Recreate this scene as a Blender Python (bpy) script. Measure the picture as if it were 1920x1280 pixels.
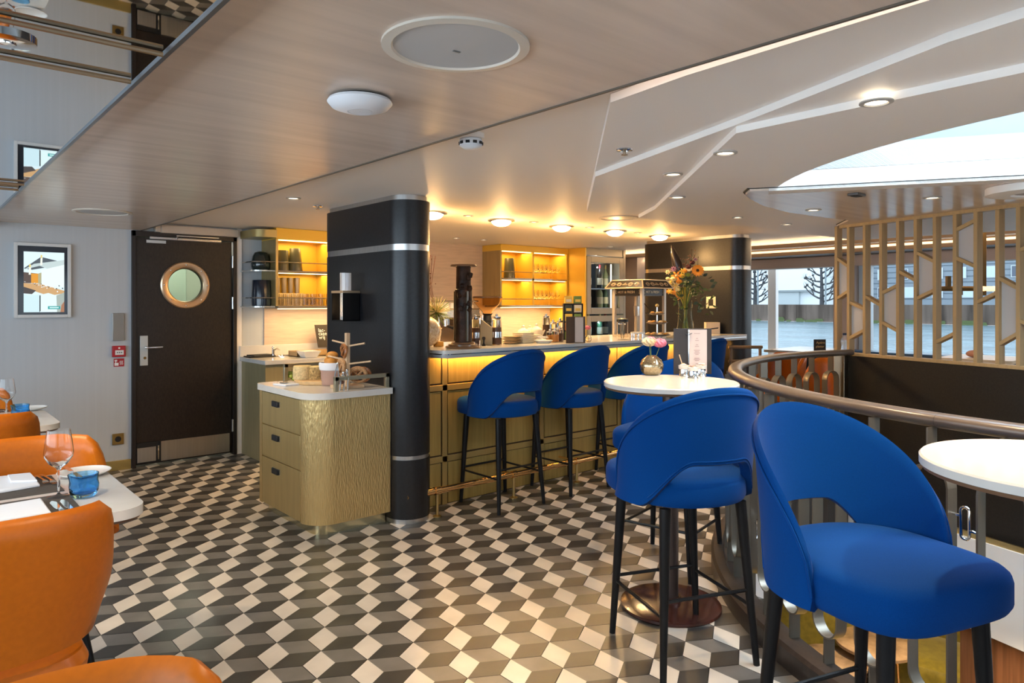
import bpy, bmesh, math, random
from mathutils import Vector, Matrix
from mathutils.geometry import tessellate_polygon
random.seed(7)
S = bpy.context.scene
C = S.collection
for o in list(bpy.data.objects): bpy.data.objects.remove(o, do_unlink=True)
PI = math.pi

# ---------------------------------------------------------------- camera
# room axes: X along the bar, Y towards the door wall; the camera stands at the origin
FPX, CX, CY, EYE = 1316.4, 960.0, 567.9, 1.40
YAW = math.radians(48.87)
cd = bpy.data.cameras.new('camera'); cam = bpy.data.objects.new('camera', cd); C.objects.link(cam)
cam.location = (0, 0, EYE)
cam.rotation_euler = (PI/2, 0, YAW-PI/2)
cd.sensor_fit = 'HORIZONTAL'; cd.sensor_width = 36.0; cd.lens = 36.0*FPX/1920
cd.shift_x = 0.0; cd.shift_y = (CY-640)/1920.0
cd.clip_start = 0.05; cd.clip_end = 500
S.camera = cam

def PR(x, y):
    a, b = (x-CX)/FPX, (CY-y)/FPX
    return (a*math.sin(YAW)+math.cos(YAW), -a*math.cos(YAW)+math.sin(YAW), b)
def PZ(x, y, z):
    r = PR(x, y); t = (z-EYE)/r[2]; return (r[0]*t, r[1]*t, z)
def PU(x, y, u):
    r = PR(x, y); t = u/r[0]; return (u, r[1]*t, EYE+r[2]*t)
def PV(x, y, v):
    r = PR(x, y); t = v/r[1]; return (r[0]*t, v, EYE+r[2]*t)
def PD(x, y, d):
    r = PR(x, y); return (r[0]*d, r[1]*d, EYE+r[2]*d)
def project(p):
    X = p[0]*math.sin(YAW)-p[1]*math.cos(YAW); D = p[0]*math.cos(YAW)+p[1]*math.sin(YAW)
    if D < .05: return None
    return (CX+FPX*X/D, CY-FPX*(p[2]-EYE)/D)

# ---------------------------------------------------------------- exposure, sky
S.view_settings.view_transform = 'Standard'
S.view_settings.look = 'None'
S.view_settings.gamma = 1.0
S.view_settings.use_curve_mapping = False
S.view_settings.exposure = 0.2
w = bpy.data.worlds.new('sky'); S.world = w; w.use_nodes = True
nt = w.node_tree; nt.nodes.clear()
wo = nt.nodes.new('ShaderNodeOutputWorld'); bg = nt.nodes.new('ShaderNodeBackground')
tc = nt.nodes.new('ShaderNodeTexCoord'); nz = nt.nodes.new('ShaderNodeTexNoise'); cr = nt.nodes.new('ShaderNodeValToRGB')
nz.inputs['Scale'].default_value = 1.6; nz.inputs['Detail'].default_value = 4
cr.color_ramp.elements[0].position = .35; cr.color_ramp.elements[0].color = (.60, .78, .95, 1)
cr.color_ramp.elements[1].position = .7; cr.color_ramp.elements[1].color = (.86, .94, 1, 1)
nt.links.new(tc.outputs['Generated'], nz.inputs['Vector']); nt.links.new(nz.outputs['Fac'], cr.inputs['Fac'])
nt.links.new(cr.outputs['Color'], bg.inputs['Color']); bg.inputs['Strength'].default_value = 2.4
nt.links.new(bg.outputs['Background'], wo.inputs['Surface'])

def area(name, loc, target, sx, sy, power, col):
    l = bpy.data.lights.new(name, 'AREA'); l.shape = 'RECTANGLE'; l.size = sx; l.size_y = sy; l.energy = power; l.color = col
    o = bpy.data.objects.new(name, l); C.objects.link(o); o.location = loc
    d = Vector(target)-Vector(loc); o.rotation_euler = d.to_track_quat('-Z', 'Y').to_euler(); return o
def spot(name, loc, power, col, ang=80, blend=.6, rad=.03, target=None):
    l = bpy.data.lights.new(name, 'SPOT'); l.energy = power; l.color = col; l.spot_size = math.radians(ang); l.spot_blend = blend; l.shadow_soft_size = rad
    o = bpy.data.objects.new(name, l); C.objects.link(o); o.location = loc
    if target: o.rotation_euler = (Vector(target)-Vector(loc)).to_track_quat('-Z', 'Y').to_euler()
    return o
def point(name, loc, power, col, rad=.05):
    l = bpy.data.lights.new(name, 'POINT'); l.energy = power; l.color = col; l.shadow_soft_size = rad
    o = bpy.data.objects.new(name, l); C.objects.link(o); o.location = loc; return o
DAY = (.70, .86, 1.0); WARM = (1.0, .66, .32); AMB = (1.0, .50, .13); SOFT = (1.0, .75, .48)
area('cove_wash', (7.33, 2.2, 2.05), (6.3, 2.2, 2.075), 10, .02, 11, (1,.68,.38)); area('cove_wash', (7.92, 2.2, 2.0), (7.3, 2.2, 2.05), 10, .02, 14, (1,.68,.38))
area('added_edge_light', (1.575, -.95, 2.078), (1.9, -.95, 2.07), 4.9, .01, 3.5, (1,.80,.68))  # added strip light, brightens the white band beside the wooden panel
# daylight through the windows of the long side behind the tables, through the windows behind the camera and down the skylight
area('daylight_left', (-1.7, 2.6, 1.40), (2, 2.8, 1.95), 5.5, 1.1, 72, DAY)
area('daylight_rear', (2.2, -3.4, 1.40), (2.4, 1, 2.0), 5.0, 1.1, 9, (.86,.93,1))
area('daylight_skylight', (3.9, .3, 2.95), (3.9, .3, 0), 2.6, 3.2, 230, DAY)


# ---------------------------------------------------------------- mesh helpers
class MB:
    def __init__(s): s.v = []; s.f = []; s.m = []
    def add(s, vs, fs, mi=0):
        n = len(s.v); s.v += [tuple(p) for p in vs]
        for f in fs: s.f.append([i+n for i in f]); s.m.append(mi)
        return s
    def box(s, a, b, mi=0):
        x0, y0, z0 = [min(a[i], b[i]) for i in range(3)]; x1, y1, z1 = [max(a[i], b[i]) for i in range(3)]
        return s.add([(x0,y0,z0),(x1,y0,z0),(x1,y1,z0),(x0,y1,z0),(x0,y0,z1),(x1,y0,z1),(x1,y1,z1),(x0,y1,z1)],
                     [(0,3,2,1),(4,5,6,7),(0,1,5,4),(1,2,6,5),(2,3,7,6),(3,0,4,7)], mi)
    def obox(s, c, size, rz=0, rx=0, ry=0, mi=0):
        M = Matrix.Rotation(rz, 3, 'Z') @ Matrix.Rotation(ry, 3, 'Y') @ Matrix.Rotation(rx, 3, 'X')
        hx, hy, hz = [k/2 for k in size]; vs = []
        for z in (-hz, hz):
            for x, y in ((-hx,-hy),(hx,-hy),(hx,hy),(-hx,hy)): vs.append(tuple(Vector(c)+M@Vector((x,y,z))))
        return s.add(vs, [(0,3,2,1),(4,5,6,7),(0,1,5,4),(1,2,6,5),(2,3,7,6),(3,0,4,7)], mi)
    def rings(s, rings, closed=True, cap=True, mi=0):
        n = len(rings[0]); vs = [p for r in rings for p in r]; fs = []
        for i in range(len(rings)-1):
            for j in range(n if closed else n-1):
                k = (j+1) % n
                fs.append((i*n+j, i*n+k, (i+1)*n+k, (i+1)*n+j))
        if cap and closed:
            fs.append(tuple(range(n-1, -1, -1))); fs.append(tuple(range((len(rings)-1)*n, len(rings)*n)))
        return s.add(vs, fs, mi)
    def tube(s, path, r, n=10, closed=False, cap=True, sq=1.0, mi=0, up=None):
        P = [Vector(p) for p in path]; N = len(P); rr = r if isinstance(r, (list, tuple)) else [r]*N
        T = []
        for i in range(N):
            a = P[(i-1) % N] if (closed or i > 0) else P[i]; b = P[(i+1) % N] if (closed or i < N-1) else P[i]
            t = b-a; T.append(t.normalized() if t.length > 1e-9 else Vector((0,0,1)))
        ref = Vector(up) if up else (Vector((0,0,1)) if abs(T[0].z) < .95 else Vector((1,0,0)))
        nrm = (ref-T[0]*ref.dot(T[0])).normalized(); rings = []
        for i in range(N):
            nrm = nrm-T[i]*nrm.dot(T[i])
            if up: nrm = ref-T[i]*ref.dot(T[i])
            nrm.normalize(); b = T[i].cross(nrm)
            rings.append([tuple(P[i]+(nrm*math.cos(q)+b*math.sin(q)*sq)*rr[i]) for q in [2*PI*k/n for k in range(n)]])
        if closed: rings.append(rings[0])
        return s.rings(rings, True, cap and not closed, mi)
    def band(s, path, wdt, thk, side, closed=False, mi=0):
        """flat strap along path; side = direction of its width"""
        P = [Vector(p) for p in path]; N = len(P); sd = Vector(side).normalized(); rings = []
        for i in range(N):
            a = P[(i-1) % N] if (closed or i > 0) else P[i]; b = P[(i+1) % N] if (closed or i < N-1) else P[i]
            t = (b-a).normalized(); nn = t.cross(sd).normalized()
            rings.append([tuple(P[i]+sd*x*wdt/2+nn*y*thk/2) for x, y in ((-1,-1),(1,-1),(1,1),(-1,1))])
        if closed: rings.append(rings[0])
        return s.rings(rings, True, not closed, mi)
    def lathe(s, prof, c=(0,0,0), n=24, mi=0, cap=True, sx=1, sy=1):
        rings = [[(c[0]+r*sx*math.cos(2*PI*k/n), c[1]+r*sy*math.sin(2*PI*k/n), c[2]+z) for k in range(n)] for r, z in prof]
        return s.rings(rings, True, cap, mi)
    def ball(s, c, r, n=12, m=8, mi=0):
        rr = (r, r, r) if not isinstance(r, (tuple, list)) else r
        rings = []
        for i in range(1, m):
            a = -PI/2+PI*i/m
            rings.append([(c[0]+rr[0]*math.cos(a)*math.cos(2*PI*k/n), c[1]+rr[1]*math.cos(a)*math.sin(2*PI*k/n), c[2]+rr[2]*math.sin(a)) for k in range(n)])
        return s.rings(rings, True, True, mi)
    def cyl(s, a, b, r0, r1=None, n=16, mi=0): return s.tube([a, b], [r0, r0 if r1 is None else r1], n, mi=mi)
    def prism(s, poly, z0, z1, holes=(), mi=0):
        loops = [[Vector((p[0], p[1], 0)) for p in poly]]+[[Vector((p[0], p[1], 0)) for p in h] for h in holes]
        tri = tessellate_polygon(loops); flat = [p for l in loops for p in l]; n = len(flat)
        vs = [(p.x, p.y, z0) for p in flat]+[(p.x, p.y, z1) for p in flat]; fs = []
        for t in tri:
            a, b, c = flat[t[0]], flat[t[1]], flat[t[2]]
            t = t if (b-a).cross(c-a).z > 0 else (t[0], t[2], t[1])
            fs.append((t[2], t[1], t[0])); fs.append((t[0]+n, t[1]+n, t[2]+n))
        st = 0
        for li, l in enumerate(loops):
            ar = sum(l[i].x*l[(i+1) % len(l)].y-l[(i+1) % len(l)].x*l[i].y for i in range(len(l)))
            ccw = (ar > 0) == (li == 0)
            for i in range(len(l)):
                a, b = st+i, st+(i+1) % len(l)
                if not ccw: a, b = b, a
                fs.append((a, b, b+n, a+n))
            st += len(l)
        return s.add(vs, fs, mi)
    def xf(s, M, start=0):
        for i in range(start, len(s.v)): s.v[i] = tuple(M @ Vector(s.v[i]))
        return s
    def build(s, name, mat, parent=None, world=True, smooth=True, bevel=0, sub=0, seg=2, ang=38, label=None):
        me = bpy.data.meshes.new(name); me.from_pydata(s.v, [], s.f)
        mats = mat if isinstance(mat, (list, tuple)) else [mat]
        for m in mats: me.materials.append(m)
        if len(mats) > 1: me.polygons.foreach_set('material_index', s.m)
        if smooth:
            me.polygons.foreach_set('use_smooth', [True]*len(me.polygons))
            if not sub: me.set_sharp_from_angle(angle=math.radians(ang))
        if parent is not None and world:
            M = Matrix.Identity(4); pp = parent
            while pp is not None: M = Matrix.Translation(pp.location) @ pp.rotation_euler.to_matrix().to_4x4() @ M; pp = pp.parent
            me.transform(M.inverted())
        me.update(); o = bpy.data.objects.new(name, me); C.objects.link(o)
        if parent is not None: o.parent = parent
        if sub: md = o.modifiers.new('s', 'SUBSURF'); md.levels = sub; md.render_levels = sub
        if bevel:
            md = o.modifiers.new('b', 'BEVEL'); md.width = bevel; md.segments = seg; md.limit_method = 'ANGLE'; md.angle_limit = math.radians(40)
        if label: o['label'] = label
        return o
def tag(o, label=None, cat=None, group=None, kind=None):
    if label: o['label'] = label
    if cat: o['category'] = cat
    if group: o['group'] = group
    if kind: o['kind'] = kind
    return o
def thing(name, label, cat, loc=(0,0,0), rz=0, group=None):
    o = bpy.data.objects.new(name, None); C.objects.link(o); o.location = loc; o.rotation_euler = (0, 0, rz)
    o.empty_display_size = .05
    return tag(o, label, cat, group)
def struct(name, loc=None):
    o = bpy.data.objects.new(name, None); C.objects.link(o); o['kind'] = 'structure'
    if loc: o.location = loc
    return o
def dup(root, loc, rz=0, label=None, group=None, name=None):
    r = root.copy(); C.objects.link(r); r.location = loc; r.rotation_euler = (0, 0, rz)
    if label: r['label'] = label
    if group: r['group'] = group
    for ch in list(root.children):
        c = ch.copy(); C.objects.link(c); c.parent = r
        for g in list(ch.children):
            d = g.copy(); C.objects.link(d); d.parent = c
    return r
def arcp(c, r, a0, a1, n, z=None):
    out = []
    for i in range(n+1):
        a = math.radians(a0+(a1-a0)*i/n); p = (c[0]+r*math.cos(a), c[1]+r*math.sin(a))
        out.append(p if z is None else (p[0], p[1], z))
    return out
def rrect(x0, y0, x1, y1, r, n=6):
    rs = r if isinstance(r, (list, tuple)) else [r]*4
    out = []
    for (cx, cy, sx, sy, a), q in zip(((x1, y1, -1, -1, 0), (x0, y1, 1, -1, 90), (x0, y0, 1, 1, 180), (x1, y0, -1, 1, 270)), rs):
        if q <= 1e-4: out.append((cx, cy)); continue
        out += arcp((cx+sx*q, cy+sy*q), q, a, a+90, n)
    return out

# ---------------------------------------------------------------- materials
MC = {}
def M(name, col=(.8,.8,.8), rough=.5, metal=0.0, noise=None, bump=None, wave=None, trans=0.0, ior=1.45, emit=None, coat=0.0, sheen=0.0, spec=.5, alpha=1.0, obj=False, col2=None):
    """noise=(scale xyz, amount) varies the base colour; bump=(scale xyz, strength, distance)"""
    if name in MC: return MC[name]
    m = bpy.data.materials.new(name); m.use_nodes = True; nt = m.node_tree; b = nt.nodes['Principled BSDF']
    def si(k, v):
        if k in b.inputs: b.inputs[k].default_value = v
    si('Base Color', (*col, 1)); si('Roughness', rough); si('Metallic', metal); si('Transmission Weight', trans); si('IOR', ior)
    si('Coat Weight', coat); si('Coat Roughness', .15); si('Sheen Weight', sheen); si('Sheen Roughness', .4); si('Specular IOR Level', spec); si('Alpha', alpha)
    if emit: si('Emission Color', (*emit[0], 1)); si('Emission Strength', emit[1])
    def vec(sc):
        if obj: g = nt.nodes.new('ShaderNodeTexCoord'); out = g.outputs['Object']
        else: g = nt.nodes.new('ShaderNodeNewGeometry'); out = g.outputs['Position']
        mp = nt.nodes.new('ShaderNodeMapping'); mp.inputs['Scale'].default_value = sc
        nt.links.new(out, mp.inputs['Vector']); return mp.outputs['Vector']
    if noise:
        n1 = nt.nodes.new('ShaderNodeTexNoise'); n1.inputs['Scale'].default_value = 1; n1.inputs['Detail'].default_value = 4
        nt.links.new(vec(noise[0]), n1.inputs['Vector'])
        r = nt.nodes.new('ShaderNodeValToRGB'); r.color_ramp.elements[0].position = .3; r.color_ramp.elements[1].position = .7
        c2 = col2 if col2 else tuple(max(0, c*(1-noise[1])) for c in col)
        r.color_ramp.elements[0].color = (*c2, 1)
        r.color_ramp.elements[1].color = (*(col if col2 else tuple(min(1, c*(1+noise[1]*.6)) for c in col)), 1)
        nt.links.new(n1.outputs['Fac'], r.inputs['Fac']); nt.links.new(r.outputs['Color'], b.inputs['Base Color'])
    if bump:
        n2 = nt.nodes.new('ShaderNodeTexNoise'); n2.inputs['Scale'].default_value = 1; n2.inputs['Detail'].default_value = 3
        nt.links.new(vec(bump[0]), n2.inputs['Vector'])
        bp = nt.nodes.new('ShaderNodeBump'); bp.inputs['Strength'].default_value = bump[1]; bp.inputs['Distance'].default_value = bump[2]
        nt.links.new(n2.outputs['Fac'], bp.inputs['Height']); nt.links.new(bp.outputs['Normal'], b.inputs['Normal'])
    MC[name] = m; return m
WALLP = M('wall_paper', (.49,.515,.54), .6, noise=((40,40,.5), .035), bump=((300,300,4), .05, .0006))
PANW = M('panel_wood', (.69,.565,.47), .25, noise=((1.3,16,16), .10), bump=((5,200,200), .05, .0004), spec=.6)
WHITE = M('white_paint', (.86,.79,.72), .55)
WHITEF = M('white_facet', (.86,.81,.76), .5)
MIRR = M('ceiling_mirror', (.80,.84,.87), .015, metal=1)
BRASS = M('brass_trim', (.55,.40,.17), .28, metal=1)
BRONZE = M('bronze_trim', (.40,.30,.20), .3, metal=1)
DWOOD = M('dark_wood', (.022,.014,.010), .45, noise=((40,40,3), .45))
STEEL = M('brushed_steel', (.55,.54,.53), .3, metal=1, noise=((80,80,2), .08))
CHROME = M('chrome', (.8,.8,.8), .07, metal=1)
COPPER = M('porthole_metal', (.62,.43,.27), .3, metal=1)
LEATH = M('black_leather', (.008,.008,.010), .36, noise=((60,60,60), .5), bump=((500,500,500), .3, .0005), spec=.55)
GOLDP = M('gold_hammered', (.68,.49,.215), .34, metal=.8, noise=((60,60,8), .10), bump=((150,150,26), .9, .006))
GOLDS = M('gold_satin', (.47,.345,.145), .36, metal=.65, noise=((30,30,2), .1))
GOLDW = M('gold_wood', (.42,.29,.085), .42, metal=.35, noise=((60,60,3), .16), bump=((200,200,5), .25, .001))
GOLDY = M('gold_lacquer', (.75,.46,.055), .35, metal=.25)
QUARTZ = M('white_quartz', (.64,.61,.57), .16, noise=((9,9,9), .05), spec=.6)
SLATE = M('grey_edge', (.30,.30,.31), .22, metal=.4)
BLUE = M('blue_fabric', (.0010,.041,.195), .92, noise=((500,500,500), .14), bump=((900,900,900), .35, .0006), sheen=.05, spec=.08)
BLACKM = M('black_metal', (.006,.006,.007), .38, spec=.3)
ORANGE = M('orange_leather', (.44,.108,.003), .36, noise=((70,70,70), .08), bump=((400,400,400), .1, .0005), spec=.35)
DGREY = M('dark_grey_fabric', (.022,.026,.034), .8)
GLASS = M('clear_glass', (1,1,1), .02, trans=1, ior=1.3)
BGLASS = M('blue_glass', (.25,.62,1.0), .04, trans=1, ior=1.35)
RAILW = M('rail_leather', (.085,.062,.048), .3, noise=((6,6,6), .12), spec=.6)
RAILM = M('rail_metal', (.20,.175,.14), .36, metal=.7)
SCRW = M('screen_oak', (.44,.29,.135), .42, noise=((60,60,4), .1))
FROST = M('frosted_panel', (.52,.49,.47), .6)
DPANEL = M('dark_panel', (.012,.009,.007), .5, noise=((90,90,90), .5))
PORC = M('white_porcelain', (.80,.78,.74), .2)
LINEN = M('white_linen', (.75,.76,.80), .8, bump=((60,60,60), .2, .002))
BLACK = M('matt_black', (.01,.01,.011), .5)
WALN = M('walnut_edge', (.14,.07,.035), .45)
def E(name, col, s): return M(name, (.8,.8,.8), .5, emit=(col, s))
LAMPE = E('lamp_glow', (1,.80,.50), 9.0)
LAMPD = E('downlight_glow', (1,.84,.60), 4.0)
LEDE = E('led_glow', (1,.70,.30), 5.0)
LEDW = E('led_white', (1,.78,.52), 2.6)
# ================================================================ STRUCTURE
VC = (4.6, .2)            # centre of the round stair well
ROUT = 2.34; RIN = 2.222
SF, SN = Vector((5.408, 2.380)), Vector((5.0, 1.156))      # the screen wall
sd = (SN-SF).normalized()
def circ_hit(c, r, p, d):
    f = Vector(p)-Vector(c); b = f.dot(d); q = f.length_squared-r*r
    return -b+math.sqrt(b*b-q)
SEND = SF+sd*circ_hit(VC, RIN, SF, sd)
a0 = math.degrees(math.atan2(SF.y-VC[1], SF.x-VC[0])); a1 = math.degrees(math.atan2(SEND.y-VC[1], SEND.x-VC[0]))+360
well = [(SF.x, SF.y)]+arcp(VC, RIN, a0+1, a1, 64)
def in_well(x, y, r):
    if math.hypot(x-VC[0], y-VC[1]) > r: return False
    p = Vector((x, y))-SF; return sd.x*p.y-sd.y*p.x < 0.0 or True

# ---- floor: mortar bed with the stair well cut out, hexagonal cement tiles on it
FX0, FX1, FY0, FY1 = -1.8, 9.0, -3.5, 6.6
floor = MB().prism([(FX0,FY0),(FX1+.1,FY0),(FX1+.1,FY1+3),(FX0,FY1+3)], -.28, -.004, holes=[well]).build('floor', M('grout', (.035,.032,.03), .8), smooth=False)
tag(floor, kind='structure')
CT1 = M('cement_cream', (.60,.54,.47), .34, noise=((5,5,5), .13), bump=((30,30,30), .12, .001))
CT2 = M('cement_grey', (.150,.138,.126), .34, noise=((7,7,7), .22), bump=((30,30,30), .12, .001))
CT3 = M('cement_charcoal', (.042,.039,.036), .34, noise=((7,7,7), .3), bump=((30,30,30), .12, .001))
LT = .15183*EYE; tth = .195917; tx, ty = -.4945993*EYE, 2.4165958*EYE
ST = LT/math.sqrt(3)
def lat(qx, qy):
    X = tx+LT*(math.cos(tth)*qx-math.sin(tth)*qy); D = ty+LT*(math.sin(tth)*qx+math.cos(tth)*qy)
    return (X*math.sin(YAW)+D*math.cos(YAW), -X*math.cos(YAW)+D*math.sin(YAW))
o0 = lat(0, 0); ex = lat(1, 0); TROT = math.atan2(ex[1]-o0[1], ex[0]-o0[0])
def tile_mb(mb, cx, cy, z1=0.0, z0=-.0045):
    g = ST-.0018; v = [(cx, cy, z1)]
    for k in range(6):
        a = TROT+math.radians(60*k); v.append((cx+g*math.cos(a), cy+g*math.sin(a), z1))
    v += [(p[0]+(p[0]-cx)*.005, p[1]+(p[1]-cy)*.005, z0) for p in v[1:7]]
    n = len(mb.v); mb.v += v
    # v1=0deg v2=60 v3=120 v4=180 v5=240 v6=300
    for f, m in (((0,3,4,5), 0), ((0,1,2,3), 1), ((0,5,6,1), 2)): mb.f.append([n+i for i in f]); mb.m.append(m)
    for k in range(6): a, b = 1+k, 1+(k+1) % 6; mb.f.append([n+a, n+a+6, n+b+6, n+b]); mb.m.append(2)
cand = []
for i in range(-60, 61):
    for j in range(-60, 61):
        qx, qy = i*math.cos(PI/6)+.288675, -(j+i*.5)+.5
        x, y = lat(qx, qy)
        if not (FX0+.1 < x < 8.9 and FY0+.1 < y < 6.59+ST*.6): continue
        if math.hypot(x-VC[0], y-VC[1]) < ROUT-.10: continue
        if x > 2.75 and y > 4.0+ST: continue
        p = project((x, y, 0)); vis = -1
        if p and -60 < p[0] < 1980 and 568 < p[1] < 1340:
            D = x*math.cos(YAW)+y*math.sin(YAW); vis = 1/D**3
            if x < .75 and y > 2.2 and y < 3.2: vis *= .1
        cand.append((vis, x, y))
cand.sort(key=lambda t: -t[0])
proto = MB(); tile_mb(proto, 0, 0); pm = None
for k, (vis, x, y) in enumerate(cand[:300]):
    if pm is None:
        o = proto.build('tile', [CT1, CT2, CT3], None, smooth=False); pm = o.data; o.parent = floor
    else:
        o = bpy.data.objects.new('tile', pm); C.objects.link(o); o.parent = floor
    o.location = (x, y, random.uniform(-.0004, .0004))
rest = MB()
for vis, x, y in cand[300:]: tile_mb(rest, x, y)
tag(rest.build('tile', [CT1, CT2, CT3], floor, smooth=False), kind='stuff')

# ---- back wall with the service door
DL, DR, DT = 1.482, 2.372, 1.995
wb = MB(); wb.box((-1.8, 6.6, 0), (DL, 6.75, 2.3)).box((DR, 6.6, 0), (7.72, 6.75, 2.3)).box((DL, 6.6, DT+.02), (DR, 6.75, 2.3))
tag(wb.build('wall_back', WALLP, smooth=False), kind='structure')
# thin vertical seams of the wall covering and cream cladding behind the bar
bb = MB().box((-1.8, 6.585, .001), (DL-.005, 6.6, .083)); bb.box((DR+.035, 6.575, .001), (DR+.11, 6.6, .085))
tag(bb.build('baseboard_back', M('brass_board', (.46,.34,.12), .35, metal=.7), bevel=.002), kind='structure')
door = struct('door_1', (DL, 6.6, 0))
DM = M('door_veneer', (.019,.012,.009), .4, noise=((90,90,40), .5), spec=.5)
f = MB(); f.box((DL, 6.575, 0), (DL+.032, 6.7, DT+.02)).box((DR-.045, 6.575, 0), (DR-.012, 6.7, DT+.02)).box((DL, 6.575, DT-.028), (DR-.012, 6.7, DT+.02))
f.build('door_frame', M('door_frame_dark', (.018,.012,.010), .4), door, bevel=.003)
MB().box((DR-.012, 6.585, 0), (DR+.035, 6.6, 2.09)).build('door_trim', WHITE, door)
lf = MB(); NP = 40; pc = (1.918, 1.558); x0, x1, z0, z1 = DL+.037, DR-.05, .018, DT-.033
leaf = [(x0,z0),(x1,z0),(x1,z1),(x0,z1)]; hole = [(pc[0]+.145*math.cos(2*PI*k/NP), pc[1]+.145*math.sin(2*PI*k/NP)) for k in range(NP)]
st = len(lf.v); lf.prism(leaf, 0, .05, holes=[hole]); lf.xf(Matrix(((1,0,0,0),(0,0,1,6.605),(0,1,0,0),(0,0,0,1))))
lf.build('door_leaf', DM, door, bevel=.002)
ring = MB(); pr = [(.145,.0),(.145,-.004),(.152,-.016),(.165,-.020),(.198,-.020),(.208,-.012),(.208,.0)]
rings = [[(pc[0]+r*math.cos(2*PI*k/48), 6.605+y, pc[1]+r*math.sin(2*PI*k/48)) for k in range(48)] for r, y in pr]
ring.rings(rings, True, False).build('porthole_ring', COPPER, door)
bl = MB()
for k in range(8): a = 2*PI*(k+.5)/8-PI/8; bl.ball((pc[0]+.18*math.cos(a), 6.583, pc[1]+.18*math.sin(a)), .007, 8, 6)
bl.build('ring_screw', CHROME, door)
gl = [[(pc[0]+.146*math.cos(2*PI*k/40), y, pc[1]+.146*math.sin(2*PI*k/40)) for k in range(40)] for y in (6.625, 6.63)]
MB().rings(gl).build('porthole_glass', M('porthole_pane', (.75,.85,.78), .03, trans=1, ior=1.1), door)
MB().box((1.526, 6.597, .03), (2.30, 6.605, .20)).build('kick_plate', STEEL, door)
k2 = MB(); k2.box((1.526, 6.592, .03), (1.70, 6.597, .205)); k2.box((1.70, 6.585, .03), (1.712, 6.6, .205)); k2.build('hatch_frame', BLACK, door)
MB().box((1.526, 6.588, .04), (1.672, 6.592, .163)).build('hatch_plate', STEEL, door); MB().box((1.685, 6.58, .05), (1.695, 6.592, .17)).build('hatch_hinge', CHROME, door)
MB().box((1.548, 6.593, .865), (1.61, 6.605, 1.12)).build('lock_plate', M('lock_steel', (.55,.56,.55), .4, metal=.6), door, bevel=.002)
hd = MB(); hd.tube([(1.585, 6.6, 1.02), (1.585, 6.55, 1.02), (1.60, 6.543, 1.02), (1.715, 6.543, 1.02)], .0095, 12); hd.tube([(1.585,6.598,.93),(1.585,6.588,.93)], .012, 12)
hd.build('door_handle', CHROME, door)
for z in (.27, 1.40, 1.78):
    h = MB().tube([(DR-.047, 6.585, z-.055), (DR-.047, 6.585, z+.055)], .011, 10); h.build('hinge', STEEL, door)
MB().box((1.70, 6.53, 2.005), (2.36, 6.6, 2.075)).box((1.655, 6.535, 2.01), (1.70, 6.6, 2.07)).build('closer_box', M('closer_beige', (.48,.42,.36), .4, metal=.3), door, bevel=.004)
ar = MB(); ar.box((1.62, 6.575, 1.952), (2.22, 6.603, 1.975)); ar.box((1.83, 6.55, 1.983), (2.19, 6.56, 1.992)); ar.tube([(1.84, 6.56, 1.99), (1.84, 6.58, 1.96)], .007, 8)
ar.build('closer_arm', STEEL, door); MB().box((1.60, 6.598, 1.918), (1.755, 6.603, 1.943)).build('door_label', M('label_grey', (.6,.6,.6), .5), door)
# the lit pantry seen through the porthole
pv = MB(); pv.box((1.0, 8.6, 0), (4.2, 8.7, 2.3)).box((1.0, 6.76, 2.2), (4.2, 8.7, 2.3)).box((4.1, 6.76, 0), (4.2, 8.7, 2.3)).box((.9, 6.76, 0), (1.0, 8.7, 2.3))
tag(pv.build('wall_pantry', M('pantry_green', (.50,.56,.47), .6), smooth=False), kind='structure')
tag(MB().box((2.05, 8.4, 0), (2.45, 8.59, 2.15)).build('pantry_locker', M('locker', (.36,.45,.38), .5), bevel=.01), 'pale green locker standing in the pantry behind the porthole', 'locker')
point('pantry_light', (2.3, 7.7, 2.0), 26, (1, .93, .78), .1)

# ---- other walls: long side with a ribbon of windows, rear, side
wl = MB(); wl.box((-1.8, -3.5, -.05), (-1.7, 6.6, .82)).box((-1.8, -3.5, 1.92), (-1.7, 6.6, 2.3)).box((-1.8, -3.5, .8), (-1.7, -2.6, 1.95)).box((-1.8, 5.6, .8), (-1.7, 6.6, 1.95))
for y in (.1, 2.8): wl.box((-1.8, y, .8), (-1.7, y+.12, 1.95))
tag(wl.build('wall_left', WALLP, smooth=False), kind='structure')
wr = MB(); wr.box((-1.8, -3.5, -.05), (9.1, -3.4, .82)).box((-1.8, -3.5, 1.92), (9.1, -3.4, 2.3)).box((-1.8, -3.5, .8), (-.7, -3.4, 1.95)).box((4.9, -3.5, .8), (9.1, -3.4, 1.95))
tag(wr.build('wall_rear', WALLP, smooth=False), kind='structure')

# ---- ceiling
CH = 2.09
J2 = PZ(1380, 229, 2.05)
skc, skr = (4.946, .084), 2.304
c0 = Vector((3.472, 1.861)); cdv = (Vector((4.024, .912))-c0).normalized(); c1 = c0+cdv*circ_hit(skc, skr, c0, cdv)
s0 = math.degrees(math.atan2(c0.y-skc[1], c0.x-skc[0])); s1 = math.degrees(math.atan2(c1.y-skc[1], c1.x-skc[0]))+360
skyhole = arcp(skc, skr, s0, s1, 48)
ceil = MB().prism([(1.5,-3.5),(9.1,-3.5),(9.1,9.6),(1.5,9.6)], CH, CH+.12, holes=[skyhole]); ceil.box((-1.8,-3.5,2.06), (-.55,6.6,2.3)); ceil.box((-.6,-3.5,2.1), (1.6,6.6,2.3))
tag(ceil.build('ceiling', WHITE, smooth=False), kind='structure')
PAN = MB().box((.40, -3.4, 2.02), (1.553, 6.598, 2.075)); pan = PAN.build('trim_1', PANW, smooth=False); tag(pan, kind='structure')
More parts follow.
